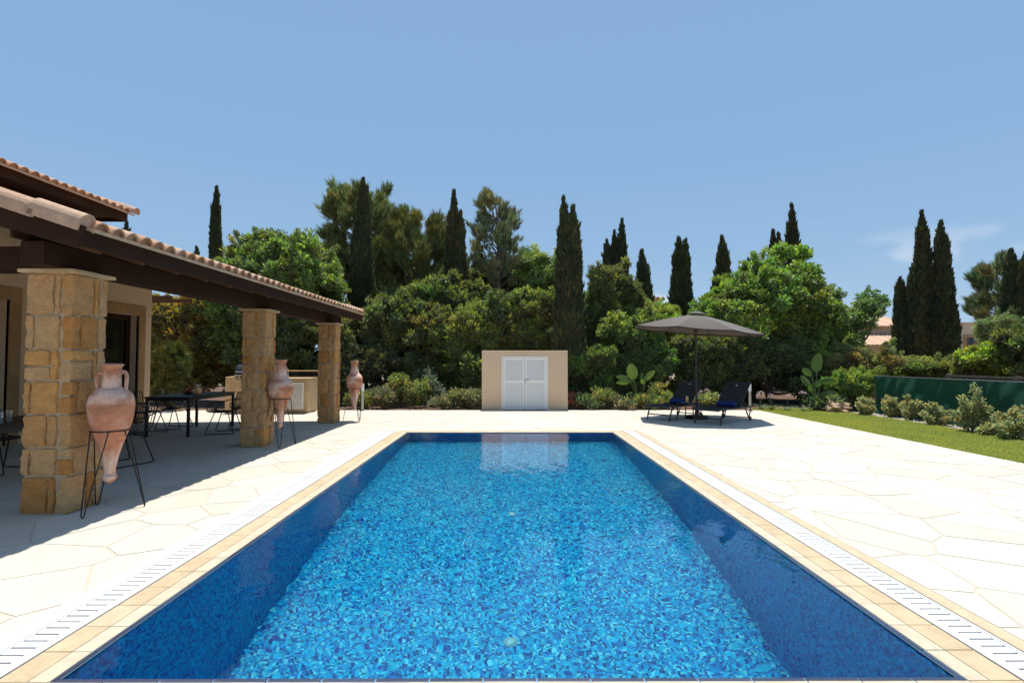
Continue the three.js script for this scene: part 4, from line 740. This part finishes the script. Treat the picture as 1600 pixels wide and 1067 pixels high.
// a broad-leaved tree or bush: placed by the box it fills in the photograph, at the distance of the bed it stands in
function leafy(name, label, category, group, seed, { px, top, bottom, depth, deep = 1, leaf = 'laurel', color, size = 1, density = 60, lobes = 14, trunk = true, bark = M.bark, low = 0, mat = M.leafPlain, limbs = 9, ...more }) {
  const R = rng(seed), A = at(px[0], top, depth), B = at(px[1], top, depth), yb = bottom === undefined ? low : at(px[0], bottom, depth).y;
  const c = V((A.x + B.x) / 2, (A.y + yb) / 2, -depth), r = V((B.x - A.x) / 2, (A.y - yb) / 2, Math.max((B.x - A.x) / 2 * deep, .3));
  const t = thing(name, label, category, V(c.x, 0, c.z), 0, group); c.x = 0; c.z = 0;
  r.multiplyScalar(.97); color = color.map((v, i) => v * [2.5, 2.5, 1.45][i]); size *= 1.02; density *= .72; if (bottom === undefined && more.boxy === undefined) more.boxy = .85; lobes = Math.round(lobes * 1.25);
  const { spots, lobes: L } = crownSpots(R, c, r, { lobes, density, size, color, floor: .02, ...more });
  if (trunk) {
    const base = V((R() - .5) * .2, -.1, (R() - .5) * .2), fork = V(base.x + (R() - .5) * .3, Math.max(.35, yb * .9 + .25), base.z + (R() - .5) * .3), tr = .035 * (r.x + r.y) + .04;
    part('trunk', limb(base, fork, tr, tr * .72, R, .1), bark, t);
    L.slice(0, limbs).forEach((l) => part('limb', limb(fork, l.p, tr * .5, .012, R, .25), bark, t));
  }
  scatter(t, SP[leaf], spots, mat, 'crown'); return t;
}
let leafCount = 0;
// a cypress: a spindle of upright sprays, ragged with tongues
function cypress(seed, px, top, half, depth, label, { tips = null, full = 1, color = [.085, .10, .031], group = 'dark column cypresses', base = -.1, belly = .34 } = {}) {
  const R = rng(seed), T = at(px, top, depth), H = T.y, w = half * depth / FOCAL, t = thing('cypress_tree', label, 'cypress', V(T.x, 0, -depth), 0, group), spots = [];
  part('trunk', limb(V(0, -.1, 0), V((R() - .5) * .1, H * .9, 0), .05 + w * .16, .015, R, .015), M.bark, t);
  const spines = tips ?? [[0, 1, 1]], far = Math.max(1, Math.pow(depth / 22, .8));
  const prof = (f) => Math.pow(Math.min(1, f / belly), .45) * Math.pow(Math.max(0, 1 - Math.max(0, f - belly) / (1 - belly)), 1.0) * (1 - .25 * f);
  for (const [dx, hk, wk] of spines) {
    const h = H * hk, ww = w * wk * 1.06, lean = (f) => dx * depth / FOCAL * Math.pow(f, 1.4), tongues = [[0, 0, 0, 1, .72]];
    const nt = Math.round(34 * wk); for (let k = 0; k < nt; k++) { const f0 = .02 + .8 * (k + R()) / nt, l = .1 + .16 * R(), a = R() * 6.2832; tongues.push([a, .74 + .24 * R(), f0, Math.min(1, f0 + l), .24 + .16 * R()]); }
    for (const [a0, off, f0, f1, q] of tongues) {
      const area = 2 * Math.PI * ww * q * h * (f1 - f0) * .6, n = Math.round(area * 105 * full / Math.pow(far, 1.7)) + 4, hue = toneOf(R, color, .3, .2);
      for (let i = 0; i < n; i++) {
        const s = Math.pow(R(), .9), f = mixv(f0, f1, s), a = R() * 6.2832, P = prof(f), own = q === .72 ? P * q : q * Math.max(.25, prof(f0)) * Math.pow(Math.max(0, 1 - s), .7) * Math.min(1, .5 + s * 2), r = ww * own * (1 - .5 * Math.pow(R(), 2)) + .012, o = ww * off * (q === .72 ? 0 : P * .9 + .04);
        spots.push([V(Math.cos(a0) * o + Math.cos(a) * r + lean(f), mixv(.1, h, f) - .12, Math.sin(a0) * o + Math.sin(a) * r), V(Math.cos(a) * .2 + Math.cos(a0) * off * .15 + (R() - .5) * .25, 1, Math.sin(a) * .2 + Math.sin(a0) * off * .15 + (R() - .5) * .25).normalize(), (.7 + .6 * R()) * far * (f > .95 ? .5 : f > .88 ? .75 : 1.05), toneOf(R, hue, .35, .2)]);
      }
    }
  }
  scatter(t, SP.cypress, spots, M.needle); return t;
}
// a pine: rising limbs that carry tufts of needles along their outer half
function pine(seed, label, { px, top, bottom, depth, n = 34, tufts = 34, color = [.13, .14, .04], size = 1.2, leaf = 'needle', deep = .8, open = 1 }) {
  const R = rng(seed), A = at(px[0], top, depth), B = at(px[1], top, depth), yb = at(px[0], bottom, depth).y, cx = (A.x + B.x) / 2, w = (B.x - A.x) / 2, t = thing('pine_tree', label, 'pine', V(cx, 0, -depth), 0, 'loose pines among the cypresses'), spots = [], H = A.y;
  const crook = V((R() - .5) * .8, H * .62, (R() - .5) * .6), tip = V((R() - .5) * w * .5, H * .95, 0);
  part('trunk', limb(V(0, -.1, 0), crook, .17, .1, R, .05), M.barkPale, t); part('trunk_top', limb(crook, tip, .1, .025, R, .12), M.barkPale, t);
  for (let i = 0; i < n; i++) {
    const f = .1 + .9 * (i + R()) / n, a = R() * 6.2832, y0 = mixv(yb, H * .9, f * .92), s = y0 < crook.y ? V(0, 0, 0).lerp(crook, y0 / crook.y) : crook.clone().lerp(tip, (y0 - crook.y) / (tip.y - crook.y));
    s.y = y0; const reach = (1.08 - .55 * Math.pow(f, 1.6)) * (.6 + .5 * R()), e = V(s.x + Math.cos(a) * w * reach, Math.min(H * (.93 + .08 * R()), y0 + (H - yb) * (.1 + .16 * R())), s.z + Math.sin(a) * w * deep * reach);
    part('limb', limb(s, e, .035, .008, R, .3), M.barkPale, t);
    const hue = toneOf(R, color, .25, .2);
    for (let k = 0; k < tufts; k++) { const q = .45 + .6 * Math.sqrt(R()), p = s.clone().lerp(e, q), j = unit(R).multiplyScalar((.08 + .3 * R()) * open * (.45 + (1.15 - q))); j.y *= .7; p.add(j); spots.push([p, V(e.x - s.x, 0, e.z - s.z).normalize().multiplyScalar(.35).add(V(0, 1, 0)).add(unit(R).multiplyScalar(.55)).normalize(), size * (.7 + .6 * R()), toneOf(R, hue, .3, .15)]); }
  }
  scatter(t, SP[leaf], spots, M.needle); return t;
}

// ---------------------------------------------------------------- cypresses
cypress(101, 338, 290, 9.5, 33, 'thin lone cypress standing clear above the bright citrus tree', { full: 1.3 });
cypress(102, 197, 346, 8, 30, 'cypress tip peeping over the porch tiles near the upper roof');
cypress(103, 307, 386, 7, 36, 'small cypress tip showing just above the porch tile edge');
cypress(104, 567, 276, 24, 21.5, 'tall dense cypress in front of the spreading pine by the porch end', { tips: [[0, 1, .9], [7, .965, .4], [-10, .8, .6]] });
cypress(105, 712, 296, 23, 21.5, 'tall dense cypress with a blunt double tip in front of the pine', { tips: [[-3, 1, .8], [8, .9, .75]] });
cypress(106, 788, 385, 22, 24, 'short dark cypress behind the wispy grey-green tree');
cypress(107, 889, 305, 24, 17.3, 'tall forked cypress growing beside the pump house', { tips: [[-9, 1, .7], [7, .955, .75], [2, .82, 1]] });
cypress(108, 948, 373, 7, 30, 'shortest of the three thin cypresses behind the dark thicket', { full: 1.3 });
cypress(109, 960, 360, 7.5, 30, 'middle one of the three thin cypresses behind the dark thicket', { full: 1.3 });
cypress(110, 972, 341, 9, 30, 'tallest of the three thin cypresses behind the dark thicket', { full: 1.3 });
cypress(111, 1003, 390, 17, 23, 'broad cypress in front of the tiled neighbouring eave', { belly: .5 });
cypress(112, 1065, 369, 20, 25, 'stout cypress standing alone against the sky above the umbrella', { tips: [[-4, 1, .9], [6, .985, .7]], belly: .5 });
cypress(113, 1128, 368, 17, 25, 'stout cypress partly swallowed by the carob tree crown', { belly: .5 });
cypress(114, 1170, 402, 6, 30, 'tiny cypress tip just above the carob tree crown');
cypress(115, 1212, 358, 11, 28, 'short twin-tipped cypress beside the tall one over the carob tree', { tips: [[-4, 1, .8], [5, .985, .7]] });
cypress(116, 1237, 318, 12.5, 28, 'tall cypress rising out of the carob tree crown', { full: 1.2 });
cypress(117, 1407, 432, 10, 31, 'low outer cypress of the clump by the stepped tiled roofs', { tips: [[0, 1, 1], [-3, .93, .7]] });
cypress(118, 1427, 412, 11, 30.5, 'second low cypress of the clump, next to its tallest');
cypress(119, 1441, 329, 14.5, 30, 'tallest cypress of the dark clump beyond the netting', { belly: .28, full: 1.2 });
cypress(120, 1471, 344, 17.5, 29.5, 'widest cypress of the dark clump, beside the flat-roofed house', { belly: .25, full: 1.2 });
cypress(121, 1581, 388, 17, 25, 'dark cypress in front of the pale pine', { full: 1.2 });
cypress(122, 1604, 392, 19, 24.5, 'darkest cypress, standing behind the end of the lattice fence', { full: 1.2 });

// ---------------------------------------------------------------- pines and loose trees
pine(201, 'spreading pine with reaching limbs behind the dense cypress', { px: [497, 640], top: 288, bottom: 480, depth: 24.5, n: 84, tufts: 34, color: [.235, .255, .08], size: 1.35, deep: 1 });
pine(202, 'broad low pine filling the gap between two tall cypresses', { px: [585, 745], top: 335, bottom: 540, depth: 24, n: 110, tufts: 34, color: [.215, .23, .065], size: 1.35, deep: .8 });
pine(203, 'wispy grey-green tree with feathery top near the short cypress', { px: [728, 815], top: 290, bottom: 480, depth: 23, n: 46, tufts: 22, color: [.25, .265, .12], size: 1.15 });
pine(204, 'pale pine beside the dark cypress beyond the netting', { px: [1512, 1612], top: 408, bottom: 540, depth: 30, n: 40, tufts: 36, color: [.27, .29, .13], size: 1.7 });
const G1 = 'garden trees behind the pool';
leafy('citrus_tree', 'bright green leafy tree rising behind the porch roof', 'tree', G1, 301, { px: [325, 545], top: 362, bottom: 600, depth: 19, leaf: 'citrus', color: [.082, .115, .024], size: 1.15, density: 62, lobes: 24, deep: .7, lobeR: [.26, .42] });
leafy('pepper_tree', 'pale feathery tree behind the citrus tree by the tall cypress', 'tree', G1, 302, { px: [470, 560], top: 380, bottom: 500, depth: 26, leaf: 'pepper', color: [.10, .135, .045], density: 55, size: 1.2, lobes: 12 });
leafy('pepper_tree', 'pale feathery tree with drooping sprays behind the forked cypress', 'tree', G1, 303, { px: [795, 905], top: 380, bottom: 540, depth: 24, leaf: 'pepper', color: [.10, .145, .035], density: 60, size: 1.25, lobes: 14 });
leafy('carob_tree', 'big rounded carob tree with yellow-green leaves behind the umbrella', 'tree', G1, 304, { px: [1035, 1300], top: 388, bottom: 655, depth: 19.5, leaf: 'carob', color: [.085, .125, .018], size: 1.15, density: 66, lobes: 30, deep: .6, lobeR: [.24, .40], peak: .36 });
leafy('fig_tree', 'open tree with bare grey twigs and sparse leaves beside the carob', 'tree', G1, 305, { px: [1262, 1394], top: 438, bottom: 600, depth: 20, leaf: 'carob', color: [.075, .11, .035], density: 34, lobes: 17, lobeR: [.16, .28], shoots: 6, fill: .2, bark: M.barkPale, limbs: 16, deep: .7, thick: .8 });
leafy('olive_tree', 'grey-green olive tree in front of the pale pine', 'tree', G1, 306, { px: [1532, 1592], top: 488, bottom: 575, depth: 25, leaf: 'olive', color: [.12, .14, .075], density: 70, size: 1.3, lobes: 12 });
leafy('mulberry_tree', 'small bright yellow-green tree with a bare stem behind the netting', 'tree', G1, 307, { px: [1496, 1570], top: 540, bottom: 582, depth: 19, leaf: 'citrus', color: [.13, .18, .022], density: 60, lobes: 11, deep: .9 });
leafy('dark_tree', 'dense dark broad-leaved tree at the end of the netting', 'tree', G1, 308, { px: [1560, 1650], top: 512, bottom: 600, depth: 18, leaf: 'laurel', color: [.05, .075, .02], density: 70, lobes: 12 });

// ---------------------------------------------------------------- thicket behind the terrace
const G2 = 'dense shrubs of the garden thicket';
leafy('hedge_shrub', 'yellowing broad shrub behind the villa corner', 'shrub', G2, 401, { px: [215, 375], top: 462, depth: 19, leaf: 'laurel', color: [.105, .10, .020], density: 70, lobes: 22, deep: .7, vary: .4 });
leafy('hedge_shrub', 'dark dense shrub under the citrus tree behind the kitchen counter', 'shrub', G2, 402, { px: [350, 545], top: 480, depth: 17.6, leaf: 'laurel', color: [.04, .065, .014], density: 70, lobes: 22, deep: .5 });
leafy('hedge_shrub', 'big glossy dark shrub to the villa side of the pump house', 'shrub', G2, 403, { px: [520, 720], top: 462, depth: 18.9, leaf: 'laurel', color: [.055, .072, .015], density: 72, lobes: 26, deep: .5, lobeR: [.28, .42], vary: .4 });
leafy('hedge_shrub', 'light green laurel reaching over the pump house roof', 'shrub', G2, 404, { px: [672, 792], top: 478, depth: 18.4, leaf: 'laurel', color: [.075, .115, .024], density: 70, lobes: 20, deep: .6 });
leafy('hedge_shrub', 'mixed shrub directly behind the pump house', 'shrub', G2, 405, { px: [755, 880], top: 446, depth: 18.8, leaf: 'citrus', color: [.075, .105, .022], density: 66, lobes: 20, deep: .5, vary: .4 });
leafy('hedge_shrub', 'tall dark thicket under the three thin cypresses', 'shrub', G2, 406, { px: [905, 1010], top: 408, depth: 21, leaf: 'small', color: [.058, .072, .018], density: 95, size: 1.35, lobes: 22, deep: .6, vary: .4 });
leafy('hedge_shrub', 'bright leafy shrub below the broad cypress', 'shrub', G2, 407, { px: [925, 1045], top: 485, depth: 18.2, leaf: 'citrus', color: [.07, .115, .02], density: 66, lobes: 20, deep: .6 });
leafy('hedge_shrub', 'yellow-green shrub glimpsed between two stout cypresses', 'shrub', G2, 408, { px: [1015, 1062], top: 458, depth: 22, leaf: 'small', color: [.13, .15, .03], density: 90, size: 1.3, lobes: 10 });
leafy('hedge_shrub', 'dark shrub behind the sun loungers', 'shrub', G2, 409, { px: [1030, 1150], top: 525, depth: 18, leaf: 'laurel', color: [.05, .075, .016], density: 70, lobes: 18, deep: .5 });
leafy('hedge_shrub', 'dark shrub at the foot of the carob tree trunk', 'shrub', G2, 410, { px: [1130, 1270], top: 530, depth: 18.2, leaf: 'citrus', color: [.045, .07, .014], density: 70, lobes: 18, deep: .5 });
leafy('hedge_shrub', 'brownish small-leaved shrub under the bare twigs', 'shrub', G2, 411, { px: [1262, 1395], top: 545, depth: 18.2, leaf: 'small', color: [.085, .082, .03], density: 100, size: 1.2, lobes: 20, deep: .5, vary: .45 });
leafy('clipped_shrub', 'rounded bright green shrub at the end of the netting', 'shrub', G2, 412, { px: [1296, 1372], top: 583, depth: 15.9, leaf: 'small', color: [.075, .115, .018], density: 150, lobes: 14, deep: .6 });
leafy('hedge_shrub', 'fern-like green shrub leaning beside the pump house door', 'shrub', G2, 413, { px: [880, 962], top: 545, depth: 17.2, leaf: 'laurel', color: [.055, .10, .02], density: 60, lobes: 16, deep: .5, vary: .4 });
leafy('hedge_shrub', 'deep green shrub behind the bird of paradise plant', 'shrub', G2, 414, { px: [945, 1060], top: 550, depth: 17.8, leaf: 'small', color: [.045, .065, .016], density: 95, size: 1.2, lobes: 18, deep: .5 });
leafy('hedge_shrub', 'low hedge mass beyond the netting under the cypress clump', 'shrub', G2, 415, { px: [1370, 1500], top: 562, depth: 21, leaf: 'small', color: [.075, .095, .022], density: 90, size: 1.3, lobes: 22, deep: .5 });
leafy('hedge_shrub', 'low hedge mass beyond the netting behind the bare-stemmed tree', 'shrub', G2, 416, { px: [1475, 1625], top: 560, depth: 20, leaf: 'small', color: [.075, .10, .022], density: 90, size: 1.25, lobes: 22, deep: .5 });
leafy('hedge_shrub', 'dark undergrowth beside the far end pillar', 'shrub', G2, 417, { px: [500, 620], top: 545, depth: 17.7, leaf: 'laurel', color: [.035, .05, .012], density: 70, lobes: 18, deep: .5 });
leafy('conifer_shrub', 'drooping feathery conifer by the villa corner behind the dining table', 'shrub', G2, 418, { px: [238, 292], top: 540, depth: 15.6, leaf: 'needle', color: [.055, .06, .018], density: 130, size: .9, lobes: 12, deep: .8, mat: M.needle });
leafy('background_tree', 'dark mass of trees closing the gap behind the big glossy shrub', 'tree', G1, 419, { px: [540, 905], top: 412, depth: 27, leaf: 'laurel', color: [.045, .06, .018], density: 34, size: 1.7, lobes: 26, deep: .3 });
leafy('background_tree', 'dark mass of trees closing the gap behind the carob', 'tree', G1, 420, { px: [985, 1310], top: 500, depth: 27, leaf: 'laurel', color: [.05, .065, .02], density: 34, size: 1.7, lobes: 26, deep: .3 });
leafy('background_tree', 'hazy olive-green tree far beyond the villa corner', 'tree', G1, 421, { px: [190, 360], top: 466, depth: 31, leaf: 'olive', color: [.10, .12, .05], density: 36, size: 2.2, lobes: 22, deep: .4 });

leafy('hedge_shrub', 'tall loose green tree crown between the two pines and the pump house', 'shrub', G2, 422, { px: [590, 770], top: 425, depth: 20.5, leaf: 'laurel', color: [.065, .09, .022], density: 60, size: 1.1, lobes: 22, deep: .4, vary: .4 });
leafy('hedge_shrub', 'leafy dark shrub filling the gap beside the forked cypress', 'shrub', G2, 423, { px: [870, 965], top: 470, depth: 20.6, leaf: 'laurel', color: [.05, .075, .02], density: 60, lobes: 18, deep: .4, vary: .4 });
// ---------------------------------------------------------------- small plants along the terrace
function lowPlant(seed, x, y, w, h, leaf, color, label, group, size = 1, name = 'low_shrub') {
  const p = ground(x, y), R = rng(seed), t = thing(name, label, 'plant', V(p.x, -.03, p.z), 0, group), Z = -p.z, ww = w * Z / FOCAL / 2, hh = h * .85 * Z / FOCAL, spots = [], n = Math.round(12 + ww * hh * 420);
  const stems = []; for (let i = 0; i < 6; i++) stems.push(bar(V(0, 0, 0), V((R() - .5) * ww * 1.4, hh * (.5 + .4 * R()), (R() - .5) * ww * 1.2), .006, .003, 5));
  part('stem', stems, M.stalk, t);
  const heads = Array.from({ length: 7 }, () => [V((R() - .5) * 1.5 * ww, hh * (.35 + .55 * R()), (R() - .5) * 1.3 * ww), .35 + .3 * R()]);
  for (let i = 0; i < n; i++) { const [c, k] = heads[i % 7], u = unit(R), q = k * Math.cbrt(R()) * (R() < .15 ? 1.5 : 1); const P = V(c.x + u.x * ww * q, Math.max(.02, c.y + u.y * hh * q * .8), c.z + u.z * ww * q); spots.push([P, V(u.x * .6, 1, u.z * .6).add(unit(R).multiplyScalar(.4)).normalize(), size * (.7 + .6 * R()), toneOf(R, color.map((v) => v * 1.5), .3, .25)]); }
  scatter(t, SP[leaf], spots, M.leafPlain, 'foliage'); return t;
}
const G3 = 'low plants edging the bed', YG = [.20, .21, .035], OL = [.17, .16, .06], GR = [.09, .14, .03];
[[560, 637, 34, 26, 'euphorbia', YG, 'low yellow-green plant between the slender amphora and its bollard lamp'],
 [598, 637, 36, 28, 'euphorbia', OL, 'straggly olive-green plant just past the bollard lamp'],
 [624, 634, 36, 42, 'euphorbia', YG, 'bright yellow-green spurge, tallest of its row by the bollard lamp'],
 [655, 635, 34, 40, 'euphorbia', YG, 'bright yellow-green spurge beneath the white-flecked sprig'],
 [654, 630, 22, 60, 'pitto', [.17, .21, .14], 'upright pale grey-green sprig among the yellow spurges'],
 [678, 634, 26, 48, 'olive', [.12, .15, .09], 'silvery narrow-leaved bush beside the yellow spurges'],
 [692, 638, 34, 16, 'euphorbia', OL, 'creeping olive-green plant in front of the silvery bush'],
 [722, 637, 36, 24, 'euphorbia', [.22, .20, .05], 'yellow-tipped low plant near the pump house corner'],
 [744, 638, 30, 28, 'euphorbia', OL, 'dry-looking low plant touching the pump house wall'],
 [741, 632, 22, 74, 'citrus', [.12, .18, .025], 'leafy young shoot climbing the pump house corner'],
 [893, 638, 26, 28, 'pitto', [.27, .09, .05], 'red-leaved low plant at the pump house foot'],
 [918, 639, 30, 20, 'euphorbia', GR, 'small green cushion plant beside the red-leaved one'],
 [945, 638, 34, 30, 'euphorbia', YG, 'yellow-green cushion before the bird of paradise'],
 [972, 639, 38, 18, 'euphorbia', OL, 'low spreading groundcover under the paddle leaves'],
 [1010, 639, 40, 20, 'euphorbia', YG, 'low yellow-green groundcover by the lounger foot'],
 [1034, 637, 34, 26, 'euphorbia', YG, 'bushy yellow-green plant behind the first lounger'],
 [1105, 637, 46, 20, 'euphorbia', [.22, .22, .05], 'yellowish groundcover between the two loungers'],
 [1290, 642, 28, 20, 'citrus', GR, 'small glossy plant between the paddle leaves and the boulder'],
].forEach((a, i) => lowPlant(500 + i, a[0], a[1], a[2], a[3], a[4], a[5], a[6], G3, a[4] === 'euphorbia' ? 1.75 : 1.3));

const G4 = 'silvery shrubs along the netting', PT = [.33, .355, .15];
function pitto(seed, x, y, w, h, label) { // open shrub of rising twigs, leaves along each twig
  const p = ground(x, y), R = rng(seed), Z = -p.z, t = thing('silver_shrub', label, 'shrub', V(p.x, -.03, p.z), 0, G4), ww = w * .78 * Z / FOCAL / 2, hh = h * .84 * Z / FOCAL, spots = [], n = Math.round(8 + w * .2);
  for (let i = 0; i < n; i++) { const a = R() * 6.2832, q = Math.sqrt(R()), e = V(Math.cos(a) * ww * q, hh * (.45 + .55 * R()) * (1 - .35 * q * q), Math.sin(a) * ww * q * .8), b = V(e.x * .12, 0, e.z * .12); part('twig', limb(b, e, .008, .003, R, .2), M.stalk, t);
    for (let k = 0; k < 13; k++) { const f = .3 + .74 * k / 12, P = b.clone().lerp(e, f).add(unit(R).multiplyScalar(.03)); spots.push([P, e.clone().sub(b).normalize().add(unit(R).multiplyScalar(.7)).normalize(), .75 + .5 * R(), toneOf(R, PT, .3, .2)]); } }
  scatter(t, SP.pitto, spots, M.leafPlain, 'foliage');
}
pitto(601, 1352, 649, 38, 36, 'silvery shrub beside the boulder, where the netting starts');
pitto(602, 1392, 651, 46, 46, 'silvery shrub just past the netting brace');
pitto(603, 1424, 656, 38, 50, 'upright silvery shrub with spiky twigs');
pitto(604, 1463, 664, 52, 42, 'rounded compact silvery shrub with dense base');
pitto(605, 1520, 675, 64, 86, 'tallest silvery shrub, leaning up above the netting');
pitto(606, 1552, 681, 34, 22, 'smallest silvery shrub at the foot of the tallest');
pitto(607, 1586, 686, 74, 62, 'broadest silvery shrub, next to the smallest one');

function paddlePlant(seed, x, y, leaves, label) { // bird of paradise: long stalks with paddle leaves, each leaf its own part
  const p = ground(x, y), R = rng(seed), Z = -p.z, t = thing('bird_of_paradise', label, 'plant', V(p.x, -.03, p.z), 0, 'bird of paradise plants');
  for (const [bx, by, tx, ty, w, m, dz] of leaves) { // pixels: where the blade starts and ends
    const B = at(bx, by, Z).sub(V(p.x, -.03, p.z)), T = at(tx, ty, Z).sub(V(p.x, -.03, p.z)); B.z = dz * .3; T.z = dz;
    const root = V(B.x * .15 + (R() - .5) * .06, 0, (R() - .5) * .1), L = B.distanceTo(T), d = T.clone().sub(B).normalize(), side = V(d.y, -d.x, .35 * (R() - .5)).normalize(), nr = d.clone().cross(side).normalize();
    part('stalk', tube([root, root.clone().lerp(B, .5).add(V((B.x - root.x) * -.15, 0, 0)), B, B.clone().lerp(T, .15)], .011, 14, 6, .5), M.stalk, t);
    const pos = [], nS = 12, W = w * Z / FOCAL / 2, row = (f) => { const k = Math.pow(Math.sin(Math.PI * Math.pow(f, .8)), .6) * W, c = B.clone().lerp(T, f).addScaledVector(V(0, -1, 0), .06 * L * f * f); return [c.clone().addScaledVector(side, -k).addScaledVector(nr, k * .35), c, c.clone().addScaledVector(side, k).addScaledVector(nr, k * .35)]; };
    for (let i = 0; i < nS; i++) { const a = row(i / nS), b = row((i + 1) / nS); for (const s of [0, 1]) pos.push(...a[s].toArray(), ...b[s].toArray(), ...b[s + 1].toArray(), ...a[s].toArray(), ...b[s + 1].toArray(), ...a[s + 1].toArray()); }
    const g = new THREE.BufferGeometry(); g.setAttribute('position', new THREE.BufferAttribute(new Float32Array(pos), 3)); g.computeVertexNormals(); part('leaf', metric(g), M.paddle[m], t);
  }
  const f = part('flower', new THREE.ConeGeometry(.03, .16, 7).rotateZ(1.2).translate(.03, .42, .12), M.rust, t);
}
paddlePlant(701, 1000, 637.5, [[991, 593, 983, 566, 17, 0, .15], [990, 597, 982, 577, 8, 3, -.1], [985, 597, 960, 596, 9, 0, .25], [984, 592, 964, 587, 8, 3, -.2], [1009, 594, 1022, 577, 10, 0, .1], [1007, 600, 1004, 580, 8, 1, -.1], [1020, 600, 1041, 601, 8, 2, .2], [1014, 606, 1017, 617, 9, 2, .25], [1006, 600, 1000, 591, 7, 0, .2], [987, 614, 975, 617, 7, 0, .3]], 'bird of paradise plant with yellowing paddle leaves near the lounger foot');
paddlePlant(702, 1273, 641, [[1276, 582, 1278, 549, 18, 1, .1], [1268, 587, 1248, 574, 11, 1, .2], [1268, 604, 1255, 585, 11, 1, -.1], [1273, 604, 1284, 592, 10, 3, .15], [1281, 598, 1302, 593, 10, 1, .2], [1279, 618, 1300, 611, 10, 1, .3], [1270, 612, 1262, 600, 9, 3, .1]], 'bird of paradise plant with deep green paddle leaves beside the boulder');

function agapanthus(seed, x, y, stems, label) {
  const p = ground(x, y), R = rng(seed), Z = -p.z, t = thing('agapanthus', label, 'flower', V(p.x, -.03, p.z), 0, 'pale flowering agapanthus');
  const pos = []; for (let i = 0; i < 26; i++) { const a = R() * 6.2832, l = .3 + .2 * R(), q = []; for (let k = 0; k <= 4; k++) { const f = k / 4; q.push([V(Math.cos(a) * l * f * .8, l * (f * 1.1 - f * f * .75), Math.sin(a) * l * f * .8), .012 * (1 - f * .9)]); } const s = V(-Math.sin(a), 0, Math.cos(a)); for (let k = 0; k < 4; k++) { const A = q[k][0].clone().addScaledVector(s, q[k][1]), B = q[k][0].clone().addScaledVector(s, -q[k][1]), C = q[k + 1][0].clone().addScaledVector(s, -q[k + 1][1]), D = q[k + 1][0].clone().addScaledVector(s, q[k + 1][1]); pos.push(...A.toArray(), ...B.toArray(), ...C.toArray(), ...A.toArray(), ...C.toArray(), ...D.toArray()); } }
  const g = new THREE.BufferGeometry(); g.setAttribute('position', new THREE.BufferAttribute(new Float32Array(pos), 3)); g.computeVertexNormals(); part('strap_leaves', g, M.paddle[3], t, 'stuff');
  for (const [sx, sy] of stems) { const T = at(sx, sy, Z).sub(V(p.x, -.03, p.z)); T.z = (R() - .5) * .2; part('stem', tube([V(0, 0, 0), V(T.x * .6, T.y * .5, T.z * .5), T], .006, 8, 5), M.stalk, t);
    const fl = []; for (let i = 0; i < 22; i++) { const u = unit(R); u.y = Math.abs(u.y) * .9 - .2; fl.push(new THREE.ConeGeometry(.012, .035, 4).applyQuaternion(new THREE.Quaternion().setFromUnitVectors(UP, u.clone().negate().normalize())).translate(T.x + u.x * .055, T.y + u.y * .055, T.z + u.z * .055)); } part('flower_head', fl, M.petal, t); }
}
agapanthus(801, 1099, 637, [[1093, 619], [1098, 613], [1103, 610], [1108, 616], [1117, 617], [1120, 619]], 'agapanthus with pale heads between the two lounger backs');
agapanthus(802, 1190, 640, [[1190, 614], [1189, 618]], 'agapanthus with two pink heads right behind the bollard lamp');
agapanthus(803, 1206, 641, [[1205, 622], [1207, 618]], 'agapanthus with pink heads at the corner of the lawn');
agapanthus(804, 1230, 642, [[1230, 619]], 'agapanthus with a single pale head before the dark shrub');
agapanthus(805, 1256, 643, [[1253, 614], [1258, 615]], 'agapanthus with two pale heads next to the deep green paddle leaves');
agapanthus(806, 935, 639, [[934, 622], [937, 621]], 'agapanthus with mauve heads beside the pump house shrubs');
renderer.render(scene, camera);
